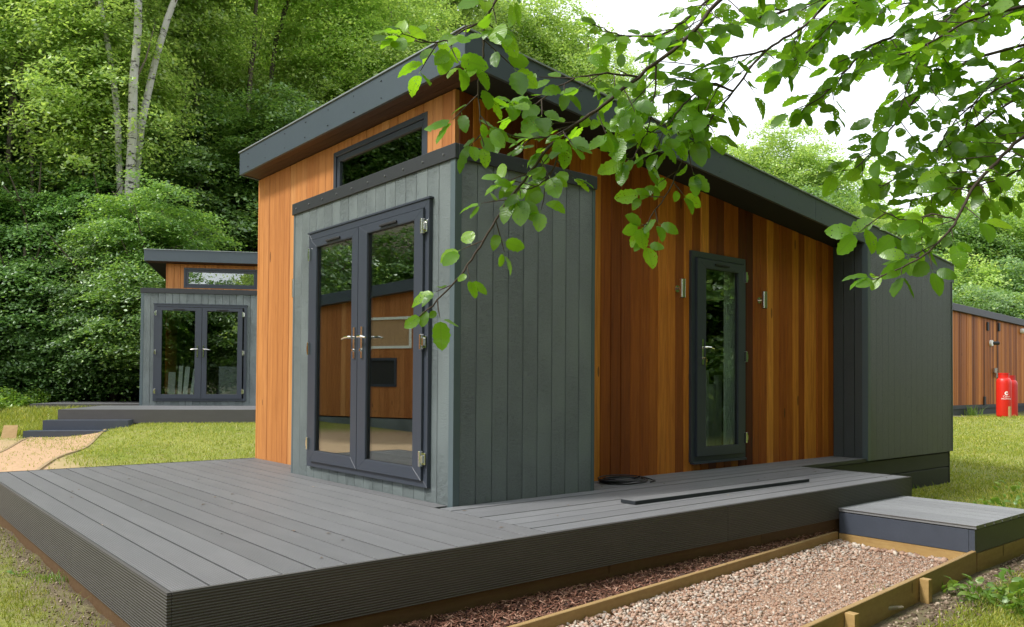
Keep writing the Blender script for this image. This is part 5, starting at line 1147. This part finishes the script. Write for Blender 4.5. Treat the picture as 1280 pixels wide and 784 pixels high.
print('beech leaves', len(leafs), 'visible', len(vis), 'trees', tree_n)

# weeds
weed_leaves = [leaf_shape('leaf', weed_m, s, wid=wd, curl=cu, wave=.09) for s, wd, cu in ((11, .62, .5), (12, .5, .7), (13, .75, .4))]
def weed(px, py, z, n_, size, h, label, group='leafy weeds by the lawn edge', spread=.05):
    p = at(px, py, 2, z); p[2] = gh(p[0], p[1])-.005; t = thing('weed_plant', label, 'weed', tuple(p), 0, group); mb = MB()
    for i in range(n_):
        a = rb.uniform(0, 6.28); el = rb.uniform(.15, 1.2); hh = h*rb.uniform(.2, 1)
        b = np.array((math.cos(a)*spread*rb.random(), math.sin(a)*spread*rb.random(), 0)); top_ = b+np.array((math.cos(a)*hh*.35, math.sin(a)*hh*.35, hh)); mb.tube([b, top_], [.0015, .001], 4)
        d = np.array((math.cos(a)*math.cos(el), math.sin(a)*math.cos(el), math.sin(el)*.8)); d = unit(d); nrm = unit(UPV+rv(.25)-d*(UPV@d)); nrm = unit(nrm-d*(nrm@d)); y = np.cross(nrm, d); ln = size*rb.uniform(.6, 1.2)
        o = link('leaf', weed_leaves[rb.randrange(3)], t); o.matrix_basis = Matrix.Translation(Vector(top_.tolist())) @ Matrix(((d[0], y[0], nrm[0], 0), (d[1], y[1], nrm[1], 0), (d[2], y[2], nrm[2], 0), (0, 0, 0, 1))) @ Matrix.Scale(ln, 4)
    tag(mb.build('stem', weed_m, t), kind='stuff')
weed(1178, 738, -.49, 9, .085, .06, 'small broad leaved weed beside the gravel edging stake')
weed(1222, 752, -.49, 36, .065, .12, 'spreading weed clump left of the big leafy weed', spread=.12)
weed(1252, 762, -.49, 46, .085, .17, 'big bright leafy weed with rounded leaves near lower right corner', spread=.14)
weed(1278, 745, -.49, 30, .06, .16, 'leafy weed cut by the right edge near the corner', spread=.12)
weed(1290, 775, -.49, 24, .06, .12, 'low weed in the lower right corner', spread=.12)
weed(1262, 640, -.44, 60, .075, .20, 'yellowish bushy weed on the lawn behind the step', spread=.28)
weed(1285, 628, -.44, 50, .075, .26, 'taller yellowish weed at the right edge behind the step', spread=.28)
weed(22, 742, -.42, 12, .03, .03, 'tiny weed on bare soil in the lower left corner', spread=.05)
